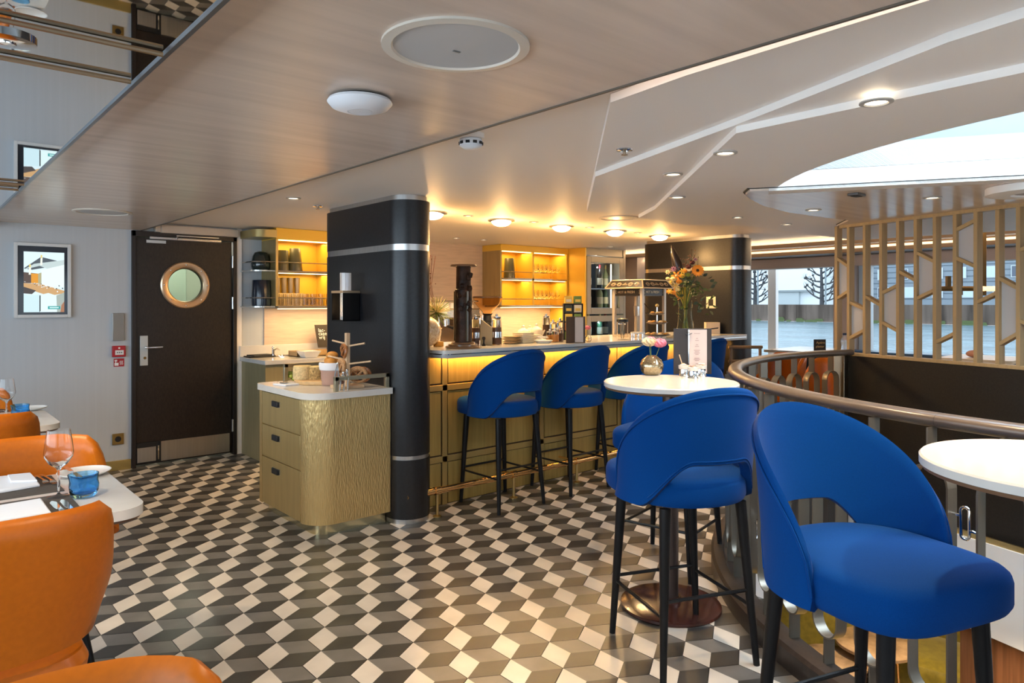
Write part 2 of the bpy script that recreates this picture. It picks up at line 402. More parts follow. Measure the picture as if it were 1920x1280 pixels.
tag(MB().box((1.553, -3.4, 2.015), (1.562, 6.598, 2.09)).build('trim_2', M('dark_edge', (.10,.08,.06), .4), smooth=False), kind='structure')
tag(MB().box((.452, -3.4, 1.960), (.462, 6.598, 2.016)).build('trim_3', M('mirror_edge', (.20,.215,.23), .3, metal=.8), smooth=False), kind='structure')
# mirrored ceiling field beside the panelled one
mr = MB().box((-.55, -3.4, 1.966), (.452, 6.598, 2.016)); mo = mr.build('mirror_ceiling', MIRR, smooth=False)
tag(mo, 'long mirrored ceiling field beside the greyish wooden ceiling panel', 'mirror')
# white facets stepping down towards the skylight
L0, L1 = (1.765, 1.528), (3.60, 3.33)
g1 = PZ(1116, 322, 2.06); g2 = PZ(1777, 60, 2.06); JA = PZ(1380, 221, 2.06)
far = [(4.2, 3.2), (4.66, 3.235), (5.1, 2.95), (7.0, 2.95)]
A = [L0, (1.72, 1.20), (1.66, -.2), (1.60, -3.4), (g2[0]-.9, -3.4), (g2[0], g2[1]), (JA[0], JA[1]), (g1[0], g1[1]), ]
fa = MB().prism(A, 2.06, 2.088)
s3b = PZ(1228, 385, 2.035); s2b = PZ(1920, 118, 2.035)
B = [(g1[0], g1[1]), (JA[0], JA[1]), (g2[0], g2[1]), (g2[0]-.9, -3.4), (s2b[0]+.3, -3.4), (s2b[0], s2b[1]), (J2[0], J2[1]), (s3b[0], s3b[1]), (4.0, 3.2), L1]
fb = MB().prism(B, 2.035, 2.088)
D_ = [(J2[0], J2[1]), (s2b[0], s2b[1]), (s2b[0]+.3, -3.4), (7.2, -3.4), (7.2, -.5)]+far[::-1]+[(4.0, 3.2), (s3b[0], s3b[1])]
fd = MB().prism(D_, 2.01, 2.088, holes=[skyhole])
for k, m in enumerate((fa, fb, fd)): tag(m.build('trim_%d' % (k+4), WHITEF, smooth=False), kind='structure')
# skylight shaft and its pane
sh = MB(); n = len(skyhole)
for i in range(n):
    a, b = skyhole[i], skyhole[(i+1) % n]
    sh.add([(a[0],a[1],2.09),(b[0],b[1],2.09),(b[0],b[1],2.75),(a[0],a[1],2.75)], [(0,1,2,3)])
sk = sh.build('trim_7', M('shaft_white', (.30,.335,.35), .6), smooth=False); tag(sk, kind='structure')
wn = struct('window_1', (3.2, .6, 2.75))
MB().prism([(2.3,-2.6),(5.4,-2.6),(5.4,2.2),(2.3,2.2)], 2.75, 2.765).build('pane', M('skylight_pane', (.93,.97,1), .35, trans=1, ior=1.02), wn, smooth=False)
fr = MB()
for y in (-1.2, .1, 1.3): fr.box((2.3, y, 2.70), (5.4, y+.05, 2.75))
fr.build('window_frame', M('frame_white', (.8,.85,.88), .5), wn, smooth=False)
rf = MB().prism([(1.5,-3.5),(9.1,-3.5),(9.1,9.6),(1.5,9.6)], 2.77, 2.8, holes=[[(2.3,-2.6),(5.4,-2.6),(5.4,2.2),(2.3,2.2)]])
tag(rf.build('ceiling_deck', WHITE, smooth=False), kind='structure')
# wooden canopy over the screen wall
nv = Vector((-cdv.y, cdv.x))
if nv.x < 0: nv = -nv
q0 = c0+nv*.0-cdv*.10; q1 = c1+nv*.0
wf = [(3.40, 1.975), (3.50, 2.06), (3.636, 2.115), (3.957, 2.213), (4.393, 2.269), (4.924, 2.23), (5.128, 2.20), (5.45, 2.43), (5.55, 2.36), (5.10, .95), (4.75, -.5)]
MB_ = MB().prism([(q0.x, q0.y)]+wf+[(q1.x, q1.y)], 1.992, 2.004); tag(MB_.build('trim_8', PANW, smooth=False), kind='structure')
gp = [(Vector(p)-Vector((4.45, 1.4)))*1.012+Vector((4.45, 1.4)) for p in wf]
tag(MB().prism([(q0.x-.012, q0.y+.02)]+[(p.x, p.y) for p in gp]+[(q1.x, q1.y)], 2.004, 2.0095).build('trim_9', M('shadow_gap', (.03,.025,.02), .6), smooth=False), kind='structure')
e = MB(); a, b = c0-cdv*.04, c1
e.add([(a.x,a.y,1.99),(b.x,b.y,1.99),(b.x+nv.x*.12,b.y+nv.y*.12,1.99),(a.x+nv.x*.12,a.y+nv.y*.12,1.99),(a.x,a.y,2.03),(b.x,b.y,2.03),(b.x+nv.x*.12,b.y+nv.y*.12,2.03),(a.x+nv.x*.12,a.y+nv.y*.12,2.03)],
      [(0,3,2,1),(4,5,6,7),(0,1,5,4),(1,2,6,5),(2,3,7,6),(3,0,4,7)])
tag(e.build('trim_10', WHITEF, smooth=False), kind='structure')
rc = PZ(1935, 352, 1.985)
rg = MB().rings([[(rc[0]+r*math.cos(2*PI*k/48), rc[1]+r*math.sin(2*PI*k/48), z) for k in range(48)] for r, z in ((.20,1.991),(.20,1.955),(.17,1.95),(.09,1.95),(.08,1.96),(.08,1.991))], True, False)
tag(rg.build('ceiling_ring', WHITEF), 'round white raised ring on the wooden canopy near the right edge', 'ceiling trim')
rg = MB().lathe([(.075,.0),(.078,.02),(.03,.03)], (rc[0], rc[1], 1.958), 32); tag(rg.build('ceiling_ring_lens', M('lens_brown', (.30,.22,.17), .3)), 'brownish round lens inside the white ceiling ring', 'light')

# ---- far side: window wall, mullions, header, cove bands
UW = 9.0
ww = MB(); ww.box((UW, -3.5, -.05), (UW+.12, 8.2, .62)).box((UW, -3.5, 1.86), (UW+.12, 8.2, 2.3))
tag(ww.build('wall_right', M('beige_band', (.50,.40,.33), .5), smooth=False), kind='structure')
tag(MB().box((UW-.12, -3.4, 1.86), (UW, 8.2, 1.99)).build('trim_11', M('pink_header', (.68,.50,.40), .5), smooth=False), kind='structure')
mw = struct('window_2', (UW, 3.7, .62)); pm_ = PU(1588, 600, UW-.1); pw = PU(1606, 600, UW-.1)
MB().box((UW-.22, pw[1], .62), (UW+.12, pm_[1]+.12, 1.87)).build('post', M('post_rose', (.52,.40,.34), .5), mw, bevel=.01)
MB().box((UW-.05, PU(1632, 600, UW)[1], .62), (UW+.1, pw[1], 1.87)).build('window_frame', M('frame_pale', (.62,.68,.72), .4), mw, bevel=.01)
ledge = MB().box((UW-.1, -3.4, .60), (UW, 8.2, .63)).build('sill', WHITE, mw)
MB().box((UW+.04, -3.4, .62), (UW+.046, 8.2, 1.86)).build('pane', M('window_glass', (.97,.99,1), .0, trans=1, ior=1.01), mw, smooth=False)
for k, (u, z, nm) in enumerate(((7.37, 2.05, 12), (7.95, 2.0, 14))):
    tag(MB().box((u+.10, -3.4, z-.03), (u+.26, 8.1, 2.09)).build('trim_%d' % nm, M('cove_brown', (.17,.115,.075), .45), smooth=False), kind='structure')
    tag(MB().box((u+.0, -3.4, z+.012), (u+.098, 8.1, z+.03)).build('cove_light', E('cove_glow', (1,.66,.36), 1.7), smooth=False), ['upper warm cove light strip nearer the bar, above the far windows', 'lower warm cove light strip nearest the far windows'][k], 'light strip', 'cove light strips')
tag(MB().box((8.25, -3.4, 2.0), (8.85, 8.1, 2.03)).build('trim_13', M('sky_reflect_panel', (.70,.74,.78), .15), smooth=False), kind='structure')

# ---- far corridor beyond the bar
ORW = M('warm_orange_wall', (.50,.27,.12), .5); PEACH = M('peach_wall', (.72,.52,.36), .55)
cw = MB().box((7.0, 9.5, 0), (12.2, 9.6, 2.3)); tag(cw.build('wall_corridor', PEACH, smooth=False), kind='structure')
tag(MB().box((7.72, 6.2, 0), (7.95, 6.75, 2.3)).build('wall_pier', M('pier_rose', (.50,.42,.37), .5), smooth=False), kind='structure')
dc = struct('door_2', (10, 9.5, 0)); p0, p1 = PV(1181, 500, 9.48), PV(1211, 500, 9.48); pm2 = PV(1197, 500, 9.48)
MB().box((p0[0], 9.46, 0), (p1[0], 9.5, 1.86)).build('door_leaf', ORW, dc); MB().box((p0[0], 9.44, 0), (pm2[0], 9.46, 1.84)).build('door_glass', M('maroon', (.10,.03,.015), .4), dc)
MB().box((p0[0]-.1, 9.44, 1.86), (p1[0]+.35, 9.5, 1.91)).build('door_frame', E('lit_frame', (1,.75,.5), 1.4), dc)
MB().box((p1[0], 9.43, 0), (p1[0]+.34, 9.5, 1.86)).build('door_jamb_lit', E('jamb_glow', (1,.86,.66), 2.2), dc)  # jamb glows by its material, imitating light that falls on it
cb = MB().box((7.6, 7.2, 1.93), (10.5, 7.35, 2.08)); tag(cb.build('trim_15', M('cove_brown'), smooth=False), kind='structure')
tag(MB().box((7.6, 7.05, 2.04), (10.5, 7.18, 2.07)).build('cove_light', E('cove_glow', (1,.66,.36), 1.7), smooth=False), 'warm cove light strip over the corridor opening', 'light strip', 'cove light strips')

# ---- stair well: curb, fascia, lower deck
curb = MB(); prof = [(ROUT, .0), (ROUT, .075), (ROUT-.012, .088), (RIN+.06, .088), (RIN+.05, .07), (RIN, .07), (RIN, -.28)]
ang = [math.radians(a0+1+(a1-a0-1)*k/72) for k in range(73)]
curb.rings([[(VC[0]+r*math.cos(t), VC[1]+r*math.sin(t), z) for r, z in prof] for t in ang], closed=False, cap=False)
tag(curb.build('trim_16', M('curb_wood', (.030,.021,.017), .38, noise=((50,50,3), .3)), smooth=True), kind='structure')
fc = MB(); fc.rings([[(VC[0]+(RIN+.01)*math.cos(t), VC[1]+(RIN+.01)*math.sin(t), z) for z in (.07, -.62)] for t in ang], closed=False, cap=False)
tag(fc.build('trim_17', M('fascia_white', (.72,.73,.74), .45), smooth=True), kind='structure')
nrm = Vector((-sd.y, sd.x))
if nrm.dot(Vector((-1, -1))) > 0: nrm = -nrm
def slab(p, q, z0, z1, t0, t1, mb):
    a, b = p+nrm*t0, q+nrm*t0; c, d = q+nrm*t1, p+nrm*t1
    mb.add([(a.x,a.y,z0),(b.x,b.y,z0),(c.x,c.y,z0),(d.x,d.y,z0),(a.x,a.y,z1),(b.x,b.y,z1),(c.x,c.y,z1),(d.x,d.y,z1)], [(0,3,2,1),(4,5,6,7),(0,1,5,4),(1,2,6,5),(2,3,7,6),(3,0,4,7)]); return mb
SE2 = SF+sd*4.4
tag(slab(SF, SE2, -.04, 1.01, 0, .06, MB()).build('wall_screen', DPANEL, smooth=False), kind='structure')
tag(slab(SF, SE2, -.075, -.04, -.015, .07, MB()).build('baseboard_screen', BRASS, smooth=False), kind='structure')
tag(slab(SF, SE2, -.64, -.075, -.03, .02, MB()).build('trim_18', M('fascia_white'), smooth=False), kind='structure')
tag(slab(SF+sd*.93, SE2, -1.9, -.64, .0, .06, MB()).build('wall_lower', M('lower_wood', (.17,.075,.035), .4, noise=((40,40,2), .4)), smooth=False), kind='structure')
LZ = -1.9
lowm = M('carpet_lower', (.30,.235,.20), .9)
nt = lowm.node_tree; b = nt.nodes['Principled BSDF']; g = nt.nodes.new('ShaderNodeNewGeometry'); wv = nt.nodes.new('ShaderNodeTexWave'); wv.wave_type = 'BANDS'; wv.bands_direction = 'DIAGONAL'
wv.inputs['Scale'].default_value = 3.2; wv.inputs['Distortion'].default_value = 1.6; wv.inputs['Detail'].default_value = 1; rr = nt.nodes.new('ShaderNodeValToRGB')
rr.color_ramp.elements[0].position = .82; rr.color_ramp.elements[0].color = (.20,.155,.13,1); rr.color_ramp.elements[1].position = .9; rr.color_ramp.elements[1].color = (.62,.52,.42,1)
nt.links.new(g.outputs['Position'], wv.inputs['Vector']); nt.links.new(wv.outputs['Fac'], rr.inputs['Fac']); nt.links.new(rr.outputs['Color'], b.inputs['Base Color'])
tag(MB().box((.5, -5, LZ-.1), (9.0, 7, LZ)).build('floor_lower', lowm, smooth=False), kind='structure')
tag(MB().box((.4, -5, LZ), (.5, 7, -.28)).box((.4, 6.9, LZ), (9, 7, -.28)).box((9, -5, LZ), (9.09, 7, -.28)).box((.4, -5.1, LZ), (9, -5, -.28)).build('wall_lower_deck', M('lower_wall', (.45,.36,.28), .6), smooth=False), kind='structure')
# ================================================================ PILLARS
def pillar(name, label, u, v0, v1, wd, r):
    t = thing(name, label, 'pillar', (u+wd/2, (v0+v1)/2, 0))
    def pl(off): return rrect(u-off, v0-off, u+wd+off, v1+off, r+off, 10)
    MB().prism(pl(-.004), 0, .03).build('base_ring', STEEL, t)
    MB().prism(pl(0), .03, .405).build('lower_drum', LEATH, t, bevel=.004)
    MB().prism(pl(-.006), .405, .43).build('steel_band', STEEL, t)
    MB().prism(pl(0), .43, 1.735).build('shaft', LEATH, t, bevel=.004)
    MB().prism(pl(-.004), 1.735, 1.775).build('steel_band', STEEL, t)
    MB().prism(pl(0), 1.775, 2.055).build('upper_drum', LEATH, t, bevel=.004)
    MB().prism(pl(-.02), 2.055, 2.089).build('top_ring', STEEL, t)
    return t
pillar('pillar', 'black leather clad pillar with rounded front beside the gold drawer cabinet', 2.355, 3.75, 4.86, .285, .1424)
pillar('pillar', 'dark brown pillar with rounded front at the far end of the bar', 6.28, 3.75, 5.0, .30, .13)

# ================================================================ BAR
bar = thing('bar_counter', 'long gold fronted bar with white stone top behind the blue stools', 'bar', (4.4, 4.1, 0))
BF = 3.985; BX0, BX1 = 2.66, 6.27
MB().box((BX0, BF+.012, 0), (BX1, 4.50, 1.035)).build('carcass', M('bar_groove', (.05,.028,.010), .6), bar)
xs = [2.66]+[2.84+.93*k for k in range(4)]+[6.23]
for x in xs: MB().box((x, BF, 0), (x+.042, BF+.012, 1.035)).build('stile', M('gold_stile', (.44,.31,.11), .38, metal=.5), bar, bevel=.002)
for z in (.295, .79): MB().box((BX0, BF, z), (BX1, BF+.012, z+.042)).build('rail', M('gold_stile'), bar, bevel=.002)
for i in range(len(xs)-1):
    for a, b in ((.0, .29), (.342, .785), (.838, 1.02)):
        MB().box((xs[i]+.052, BF+.004, a+.005), (xs[i+1]-.010, BF+.012, b)).build('panel', GOLDW, bar, bevel=.003)
top = [(6.35, 3.72), (6.35, 4.56), (2.50, 4.56), (2.50, 3.90), (2.655, 3.90)]+[(2.665, 3.80)]+arcp((2.73, 3.785), .065, 180, 270, 6)
if True:
    MB().prism(top[::-1] if False else top, 1.066, 1.09).build('worktop', QUARTZ, bar, bevel=.003)
    MB().prism([((p[0]-4)*.9995+4, (p[1]-4)*.99+4) for p in top], 1.060, 1.066).build('trim_line', CHROME, bar)
    MB().prism(top, 1.038, 1.060).build('worktop_edge', M('edge_stone', (.40,.40,.40), .25), bar, bevel=.003)
MB().box((2.72, 3.965, 1.030), (6.25, 3.983, 1.037)).build('led_strip', E('led_amber', (1,.52,.10), 9), bar)
area('bar_glow', (4.5, 3.94, 1.028), (4.5, 3.99, .3), 3.4, .02, 19, AMB)
fr = thing('foot_rail', 'polished copper foot rail on short posts along the bar base', 'foot rail', (4.4, 3.79, 0))
COPR = M('polished_copper', (.86,.54,.24), .2, metal=1)
MB().tube([(2.42, 3.79, .17), (6.2, 3.79, .17)], .021, 14).build('rail_tube', COPR, fr)
for x in (2.658, 3.326, 3.981, 4.65, 5.32, 5.95):
    m = MB().tube([(x, 3.79, .003), (x, 3.79, .16)], .010, 10); m.lathe([(.028,0),(.028,.008),(.012,.014)], (x, 3.79, 0), 14); m.build('post', BRASS, fr)
    MB().tube([(x-.022, 3.79, .17), (x+.022, 3.79, .17)], .026, 14).tube([(x, 3.79, .17), (x, 3.984, .17)], .009, 8).build('collar', COPR, fr)

# ================================================================ BAR STOOLS
def fn_top(f):
    a = min(1, abs(f)/1.80); return .665+.415*max(0, math.cos(a*PI/2))**.54
def fn_bot(f):
    a = abs(f)
    k = min(1, max(0, (a-.36)/.80)); return .632+.174*(1-k*k*(3-2*k))
def make_stool():
    t = thing('bar_stool', 'x', 'bar stool')
    def outline(ins, n=72):
        out = []
        for k in range(n):
            a = 2*PI*k/n; c, s = math.cos(a), math.sin(a)
            e = 4.2 if s > 0 else 2.2
            r = (abs(c)**e+abs(s)**e)**(-1/e)
            out.append(((.250-ins)*r*c*(1+.02*s), ((.285 if s > 0 else .238)-ins)*r*s))
        return out
    lv = ((.628,.03),(.634,.008),(.65,.0),(.704,.0),(.721,.004),(.732,.014),(.738,.03),(.741,.05),(.744,.10),(.746,.2))
    MB().rings([[(x, y, z) for x, y in outline(i)] for z, i in lv]).build('seat', BLUE, t)
    NF = 64; NS = 9; F = 1.80; rings_o, rings_i = [], []
    def P(f, s, off):
        zt, zb = fn_top(f), fn_bot(f); z = zb+(zt-zb)*s
        lean = max(0, z-.70); rx = .258+off+lean*.07; ry = .242+off+lean*.20
        y = -ry*math.cos(f) if abs(f) < PI/2 else ry*.95*(abs(f)-PI/2)
        x = rx*math.sin(f)*(1.0 if abs(f) < PI/2 else 1.0)
        return (x, y-.0+lean*.02, z)
    grid = []
    for i in range(NF+1):
        f = -F+2*F*i/NF; col = []
        for k in range(NS+1): col.append(P(f, k/NS, .020-.012*(k/NS)))
        tp = P(f, 1, .0); col.append((tp[0]*.985, tp[1]*.985, tp[2]+.012))
        for k in range(NS, -1, -1): col.append(P(f, k/NS, -.020+.010*(k/NS)))
        b = P(f, 0, 0); col.append((b[0], b[1], b[2]-.008))
        grid.append(col)
    MB().rings(grid).build('backrest', BLUE, t, ang=60)
    pip = [P(-F+2*F*i/60, .955, .012) for i in range(61)]; MB().tube(pip, .0035, 6).build('piping', BLUE, t)
    pip = [P(-1.0+2.0*i/40, .045, .019) for i in range(41)]; MB().tube(pip, .0035, 6).build('piping', BLUE, t)
    ft = {}
    for sx in (-1, 1):
        for sy in (-1, 1):
            yy = 1.2 if sy > 0 else 1; a, b = (sx*.168, sy*.158*yy, .625), (sx*.205, sy*.208, .0); ft[sx, sy] = (Vector(a), Vector(b))
            MB().tube([a, tuple(Vector(a).lerp(Vector(b), .25)), b], [.0215, .020, .0125], 14).build('leg', BLACKM, t)
    def at(k, z): a, b = ft[k]; return a+(b-a)*((a.z-z)/a.z)
    for k1, k2, z in (((-1,-1),(1,-1),.285), ((-1,1),(1,1),.245), ((-1,-1),(-1,1),.225), ((1,-1),(1,1),.225)):
        MB().tube([at(k1, z), at(k2, z)], .0075, 8).build('stretcher', BLACKM, t)
    return t
stool = make_stool()
R = math.radians
stools = [((3.19, 3.757), 0, 'blue upholstered bar stool standing first along the bar, next to the black pillar', 'stools along the bar'),
          ((3.868, 3.755), 0, 'blue upholstered bar stool standing second along the bar from the black pillar', 'stools along the bar'),
          ((4.60, 3.755), -2, 'blue bar stool at the bar whose back rises behind the round table flower vase', 'stools along the bar'),
          ((5.46, 3.755), 0, 'blue bar stool farthest along the bar, mostly hidden behind the standing menu', 'stools along the bar'),
          ((2.392, 1.695), -22.8, 'blue bar stool with its back to us, nearest side of the round table', 'stools at the round tables'),
          ((3.139, 2.296), 101.5, 'blue bar stool on the far side of the round table, seat turned towards us', 'stools at the round tables'),
          ((1.985, .80), 162, 'large blue bar stool in the right foreground, seat turned to the second round table', 'stools at the round tables')]
for i, (p, a, l, g) in enumerate(stools):
    if i == 0: stool.location = (*p, 0); stool.rotation_euler = (0, 0, R(a)); tag(stool, l, 'bar stool', g)
    else: dup(stool, (*p, 0), R(a), l, g)

# ================================================================ ROUND TABLES
def round_table(x, y, label):
    t = thing('round_table', label, 'table', (x, y, 0), 0, 'round high tables')
    MB().lathe([(.300,1.014),(.306,1.016),(.306,1.034),(.302,1.038)], (x,y,0), 64).build('tabletop', QUARTZ, t)
    MB().lathe([(.285,1.002),(.300,1.006),(.302,1.0142),(.1,1.0142)], (x,y,0), 48).build('tabletop_edge', WALN, t)
    MB().tube([(x,y,.02),(x,y,1.003)], .036, 24).build('column', M('brown_metal', (.10,.07,.06), .3, metal=.7), t)
    MB().lathe([(.225,0),(.23,.006),(.228,.016),(.20,.022),(.05,.026),(.045,.05)], (x,y,0), 48).build('base', M('base_brown', (.045,.014,.010), .16), t)
    return t
RT = (2.690, 1.965)
round_table(RT[0], RT[1], 'round white high table holding a flower vase, menu and sugar pots')
round_table(1.983, .352, 'bare round white high table cut off by the right edge')

# ================================================================ RAILING
rl = thing('railing', 'curved stair railing with brown leather handrail and looped flat bars', 'railing', (VC[0]-2, VC[1], 0))
RR = 2.215; HZ = 1.032
hp = []
aa0 = math.degrees(math.atan2(SF.y-VC[1]+.02, SF.x-VC[0]-.02)); aa1 = a1-2
for k in range(91):
    t = math.radians(aa0+(aa1-aa0)*k/90); hp.append((VC[0]+RR*math.cos(t), VC[1]+RR*math.sin(t), HZ))
rings = []
for k, p in enumerate(hp):
    t = math.radians(aa0+(aa1-aa0)*k/90); rings.append([(p[0]+math.cos(t)*.037*cc, p[1]+math.sin(t)*.037*cc, HZ+.023*ss) for cc, ss in [((abs(math.cos(q))**.8)*(1 if math.cos(q) > 0 else -1), (abs(math.sin(q))**.8)*(1 if math.sin(q) > 0 else -1)) for q in [2*PI*j/16 for j in range(16)]]])
MB().rings(rings).build('handrail', RAILW, rl)
for k in (28, 47, 61): MB().rings([[(c[0]*1+0*(k), c[1], c[2]) for c in [tuple(Vector(hp[k])+(Vector(v)-Vector(hp[k]))*1.012) for v in rings[k]]], [tuple(Vector(hp[k])+(Vector(v)-Vector(hp[k]))*1.012+(Vector(hp[k+1])-Vector(hp[k]))*.035) for v in rings[k]]]).build('joint', M('joint_dark', (.05,.035,.03), .4), rl)
pitch = .205; hw = .062; nb = int(math.radians(aa1-aa0)*RR/pitch)
for k in range(nb):
    tm = math.radians(aa0)+.045+pitch/RR*k+.03
    er = Vector((math.cos(tm), math.sin(tm), 0)); et = Vector((-math.sin(tm), math.cos(tm), 0)); c = Vector((VC[0], VC[1], 0))+er*(RR+.030)
    if c.y < -1.2 : continue
    path = []
    for j in range(13): a = PI*j/12; path.append(c+et*(hw*math.cos(a))+Vector((0,0,.835+hw*math.sin(a))))
    for j in range(13): a = PI+PI*j/12; path.append(c+et*(hw*math.cos(a))+Vector((0,0,.235+hw*math.sin(a))))
    MB().band(path, .045, .006, er, closed=True).build('loop', RAILM, rl, ang=50)
    MB().band([c+Vector((0,0,.90)), c+Vector((0,0,1.012))], .045, .006, er).build('upper_tab', RAILM, rl)
    MB().band([c+Vector((0,0,.071)), c+Vector((0,0,.170))], .045, .006, er).build('lower_tab', RAILM, rl)
    cc = c+et*(pitch/2); m = MB(); zc = .74 if k % 2 else .40
    pth = [cc+et*(.013*math.cos(a))+Vector((0,0,zc+(.035 if math.sin(a) > 0 else -.035)+.013*math.sin(a))) for a in [2*PI*j/16 for j in range(16)]]
    m.tube(pth, .0045, 8, closed=True); m.tube([cc-et*.013, cc-et*.042], .004, 6); m.tube([cc+et*.013, cc+et*.042], .004, 6)
    m2 = MB(); m2.tube(pth, .0045, 8, closed=True)
    for sg, dz in ((-1, .02), (1, -.02)): m2.tube([cc+et*sg*.013+Vector((0,0,zc+dz)), cc+et*sg*.040+Vector((0,0,zc+dz))], .0045, 6)
    m2.build('link', CHROME, rl)
MB().box((SF.x-.085, SF.y-.06, 0), (SF.x-.01, SF.y+.02, 1.01)).build('end_post', BRONZE, rl, bevel=.003)

# ================================================================ OAK SCREEN
scr = thing('divider_screen', 'tall oak lattice screen with frosted panels standing on the dark wall', 'screen', (SF.x, SF.y, 1.01))
ZB, ZT = 1.012, 1.99
def sp(d, z, off=0): p = SF+sd*d+nrm*(.03+off); return Vector((p.x, p.y, z))
def dist_at(px):   # distance along the screen wall for a picture column
    r = Vector(PR(px, 568)[:2]); den = r.x*sd.y-r.y*sd.x; tt = ((SF.x+nrm.x*.03)*sd.y-(SF.y+nrm.y*.03)*sd.x)/den
    return (r*tt-SF-nrm*.03).dot(sd)
def zof(px, py):
    r = PR(px, py); q = sp(dist_at(px), 0); return EYE+r[2]*(q.x/r[0])
cols = [1572, 1595, 1625, 1656, 1688, 1721, 1757, 1795, 1834, 1875, 1914]
ds = [dist_at(x) for x in cols]; ds.append(ds[-1]+.14); ds += [ds[-1]+.15*k for k in range(1, 5)]
def bar3(a, b, w_, d_, name, mat=SCRW, mb=None):
    m = mb or MB(); a, b = Vector(a), Vector(b); t = (b-a).normalized(); up = nrm.to_3d(); s_ = t.cross(up).normalized()
    vs = []
    for e in (a, b):
        for x, y in ((-1,-1),(1,-1),(1,1),(-1,1)): vs.append(tuple(e+s_*x*w_/2+up*y*d_/2))
    m.add(vs, [(0,3,2,1),(4,5,6,7),(0,1,5,4),(1,2,6,5),(2,3,7,6),(3,0,4,7)])
    if mb is None: return m.build(name, mat, scr, bevel=.0015)
for d in ds[:12]: bar3(sp(d, ZB), sp(d, ZT), .024, .055, 'mullion')
e1 = ds[12]
bar3(sp(-.02, ZB+.004), sp(e1, ZB+.004), .022, .07, 'bottom_rail'); bar3(sp(-.02, ZT-.008), sp(e1, ZT-.008), .024, .06, 'top_rail')
# slanting bars: (bay, left py, right py) read at the two mullions
slants = [(0, 484, 500), (0, 560, 545), (1, 566, 580), (1, 634, 618), (2, 555, 573), (3, 550, 534), (3, 603, 621), (4, 508, 526), (5, 473, 491), (5, 560, 543), (7, 432, 412), (7, 483, 500), (8, 567, 548), (9, 520, 541), (9, 646, 624), (6, 642, 624), (10, 470, 448), (10, 600, 622)]
panes = [(0, 484, 500, 560, 545), (1, 566, 580, 634, 618), (3, 550, 534, 603, 621), (5, 473, 491, 560, 543), (7, 432, 412, 483, 500), (9, 520, 541, 646, 624)]
for b, yl, yr in slants:
    x0_, x1_ = cols[b], (cols[b+1] if b+1 < len(cols) else 1956)
    bar3(sp(ds[b], zof(x0_, yl)), sp(ds[b+1], zof(x1_, yr)), .022, .05, 'slant_bar')
for b, a, bb_, c_, d_ in panes:
    z = [zof(cols[b], a), zof(cols[b+1], bb_), zof(cols[b+1], d_), zof(cols[b], c_)]; m = MB(); q = []
    for off in (-.004, .004):
        q += [sp(ds[b], z[0], off), sp(ds[b+1], z[1], off), sp(ds[b+1], z[2], off), sp(ds[b], z[3], off)]
    m.add(q, [(0,1,2,3),(7,6,5,4),(0,4,5,1),(1,5,6,2),(2,6,7,3),(3,7,4,0)]).build('frosted_panel', FROST, scr, smooth=False)

# ================================================================ GOLD DRAWER CABINET
CBX, CBY, CBR, CBB = 1.822, 3.868, 2.352, 4.66
cab = thing('drawer_cabinet', 'gold hammered corner cabinet with three drawers and white top beside the black pillar', 'cabinet', (2.1, 4.2, 0))
def cpoly(o=0, back=CBB): return [(CBR, back)]+[(CBX-o, back)]+arcp((CBX+.155, CBY+.155), .155+o, 180, 270, 14)+[(CBR, CBY-o)]
MB().prism(cpoly(-.065), 0, .075).build('toe_kick', M('gold_polished', (.62,.52,.30), .22, metal=.9), cab)
MB().prism(cpoly(-.012), .075, .825).build('carcass', GOLDS, cab)
sk_ = arcp((CBX+.155, CBY+.155), .155, 180, 270, 16)+[(CBR, CBY)]
inn = [(CBR, CBY+.012)]+arcp((CBX+.155, CBY+.155), .143, 270, 180, 16)
MB().prism(sk_+inn, .075, .825).build('hammered_front', GOLDP, cab)
MB().box((CBX, CBB-.04, .075), (CBX+.012, CBB, .825)).build('side_stile', GOLDP, cab)
dy0, dy1 = CBY+.160, CBB-.045
for k, (a, b) in enumerate(((.081, .385), (.392, .598), (.605, .815))):
    d = MB().box((CBX-.001, dy0, a), (CBX+.014, dy1, b)).build('drawer', GOLDS, cab, bevel=.0015)
    zc = b-.062; yc = (dy0+dy1)/2+.06
    h = MB().box((CBX-.004, yc-.06, zc-.018), (CBX+.0, yc+.06, zc+.018)).build('handle_plate', STEEL, d); 
    h = MB().rings([[(CBX+x, yc+y, zc+z) for y, z in ((-.045,-.018),(.045,-.018),(.045,.018),(-.045,.018))] for x in (-.004, -.016)]).build('pull', BLACK, d, bevel=.004)
    for c_ in d.children: pass
MB().prism([(CBR+.0, CBB+.01)]+[(CBX-.030+.05, CBB+.01)]+arcp((CBX+.03, CBB-.05), .06, 90, 180, 6)+arcp((CBX+.135, CBY+.135), .165, 180, 270, 14)+[(CBR, CBY-.030)], .827, .866).build('worktop', QUARTZ, cab, bevel=.004)
GAL = M('gallery_brass', (.46,.40,.27), .32, metal=.85)
def guard(label, pts, z0=.866, z1=.955):
    t = thing('brass_guard', label, 'rail guard', (pts[0][0], pts[0][1], z0), 0, 'brass guards on the drawer cabinet')
    m = MB(); a, b = pts
    for p in pts: m.obox((p[0], p[1], (z0+z1)/2), (.026, .026, z1-z0))
    m.obox(((a[0]+b[0])/2, (a[1]+b[1])/2, z1-.012), (abs(b[0]-a[0])+.026, abs(b[1]-a[1])+.026, .024))
    m.build('guard_frame', GAL, t, bevel=.0015)
guard('square brass guard rail along the front edge of the cabinet top, before the pretzel stand', [(1.985, 3.885), (2.335, 3.885)])
guard('square brass guard rail at the back of the cabinet top, behind the cheese board', [(1.99, 4.63), (2.335, 4.63)], .866, .985)

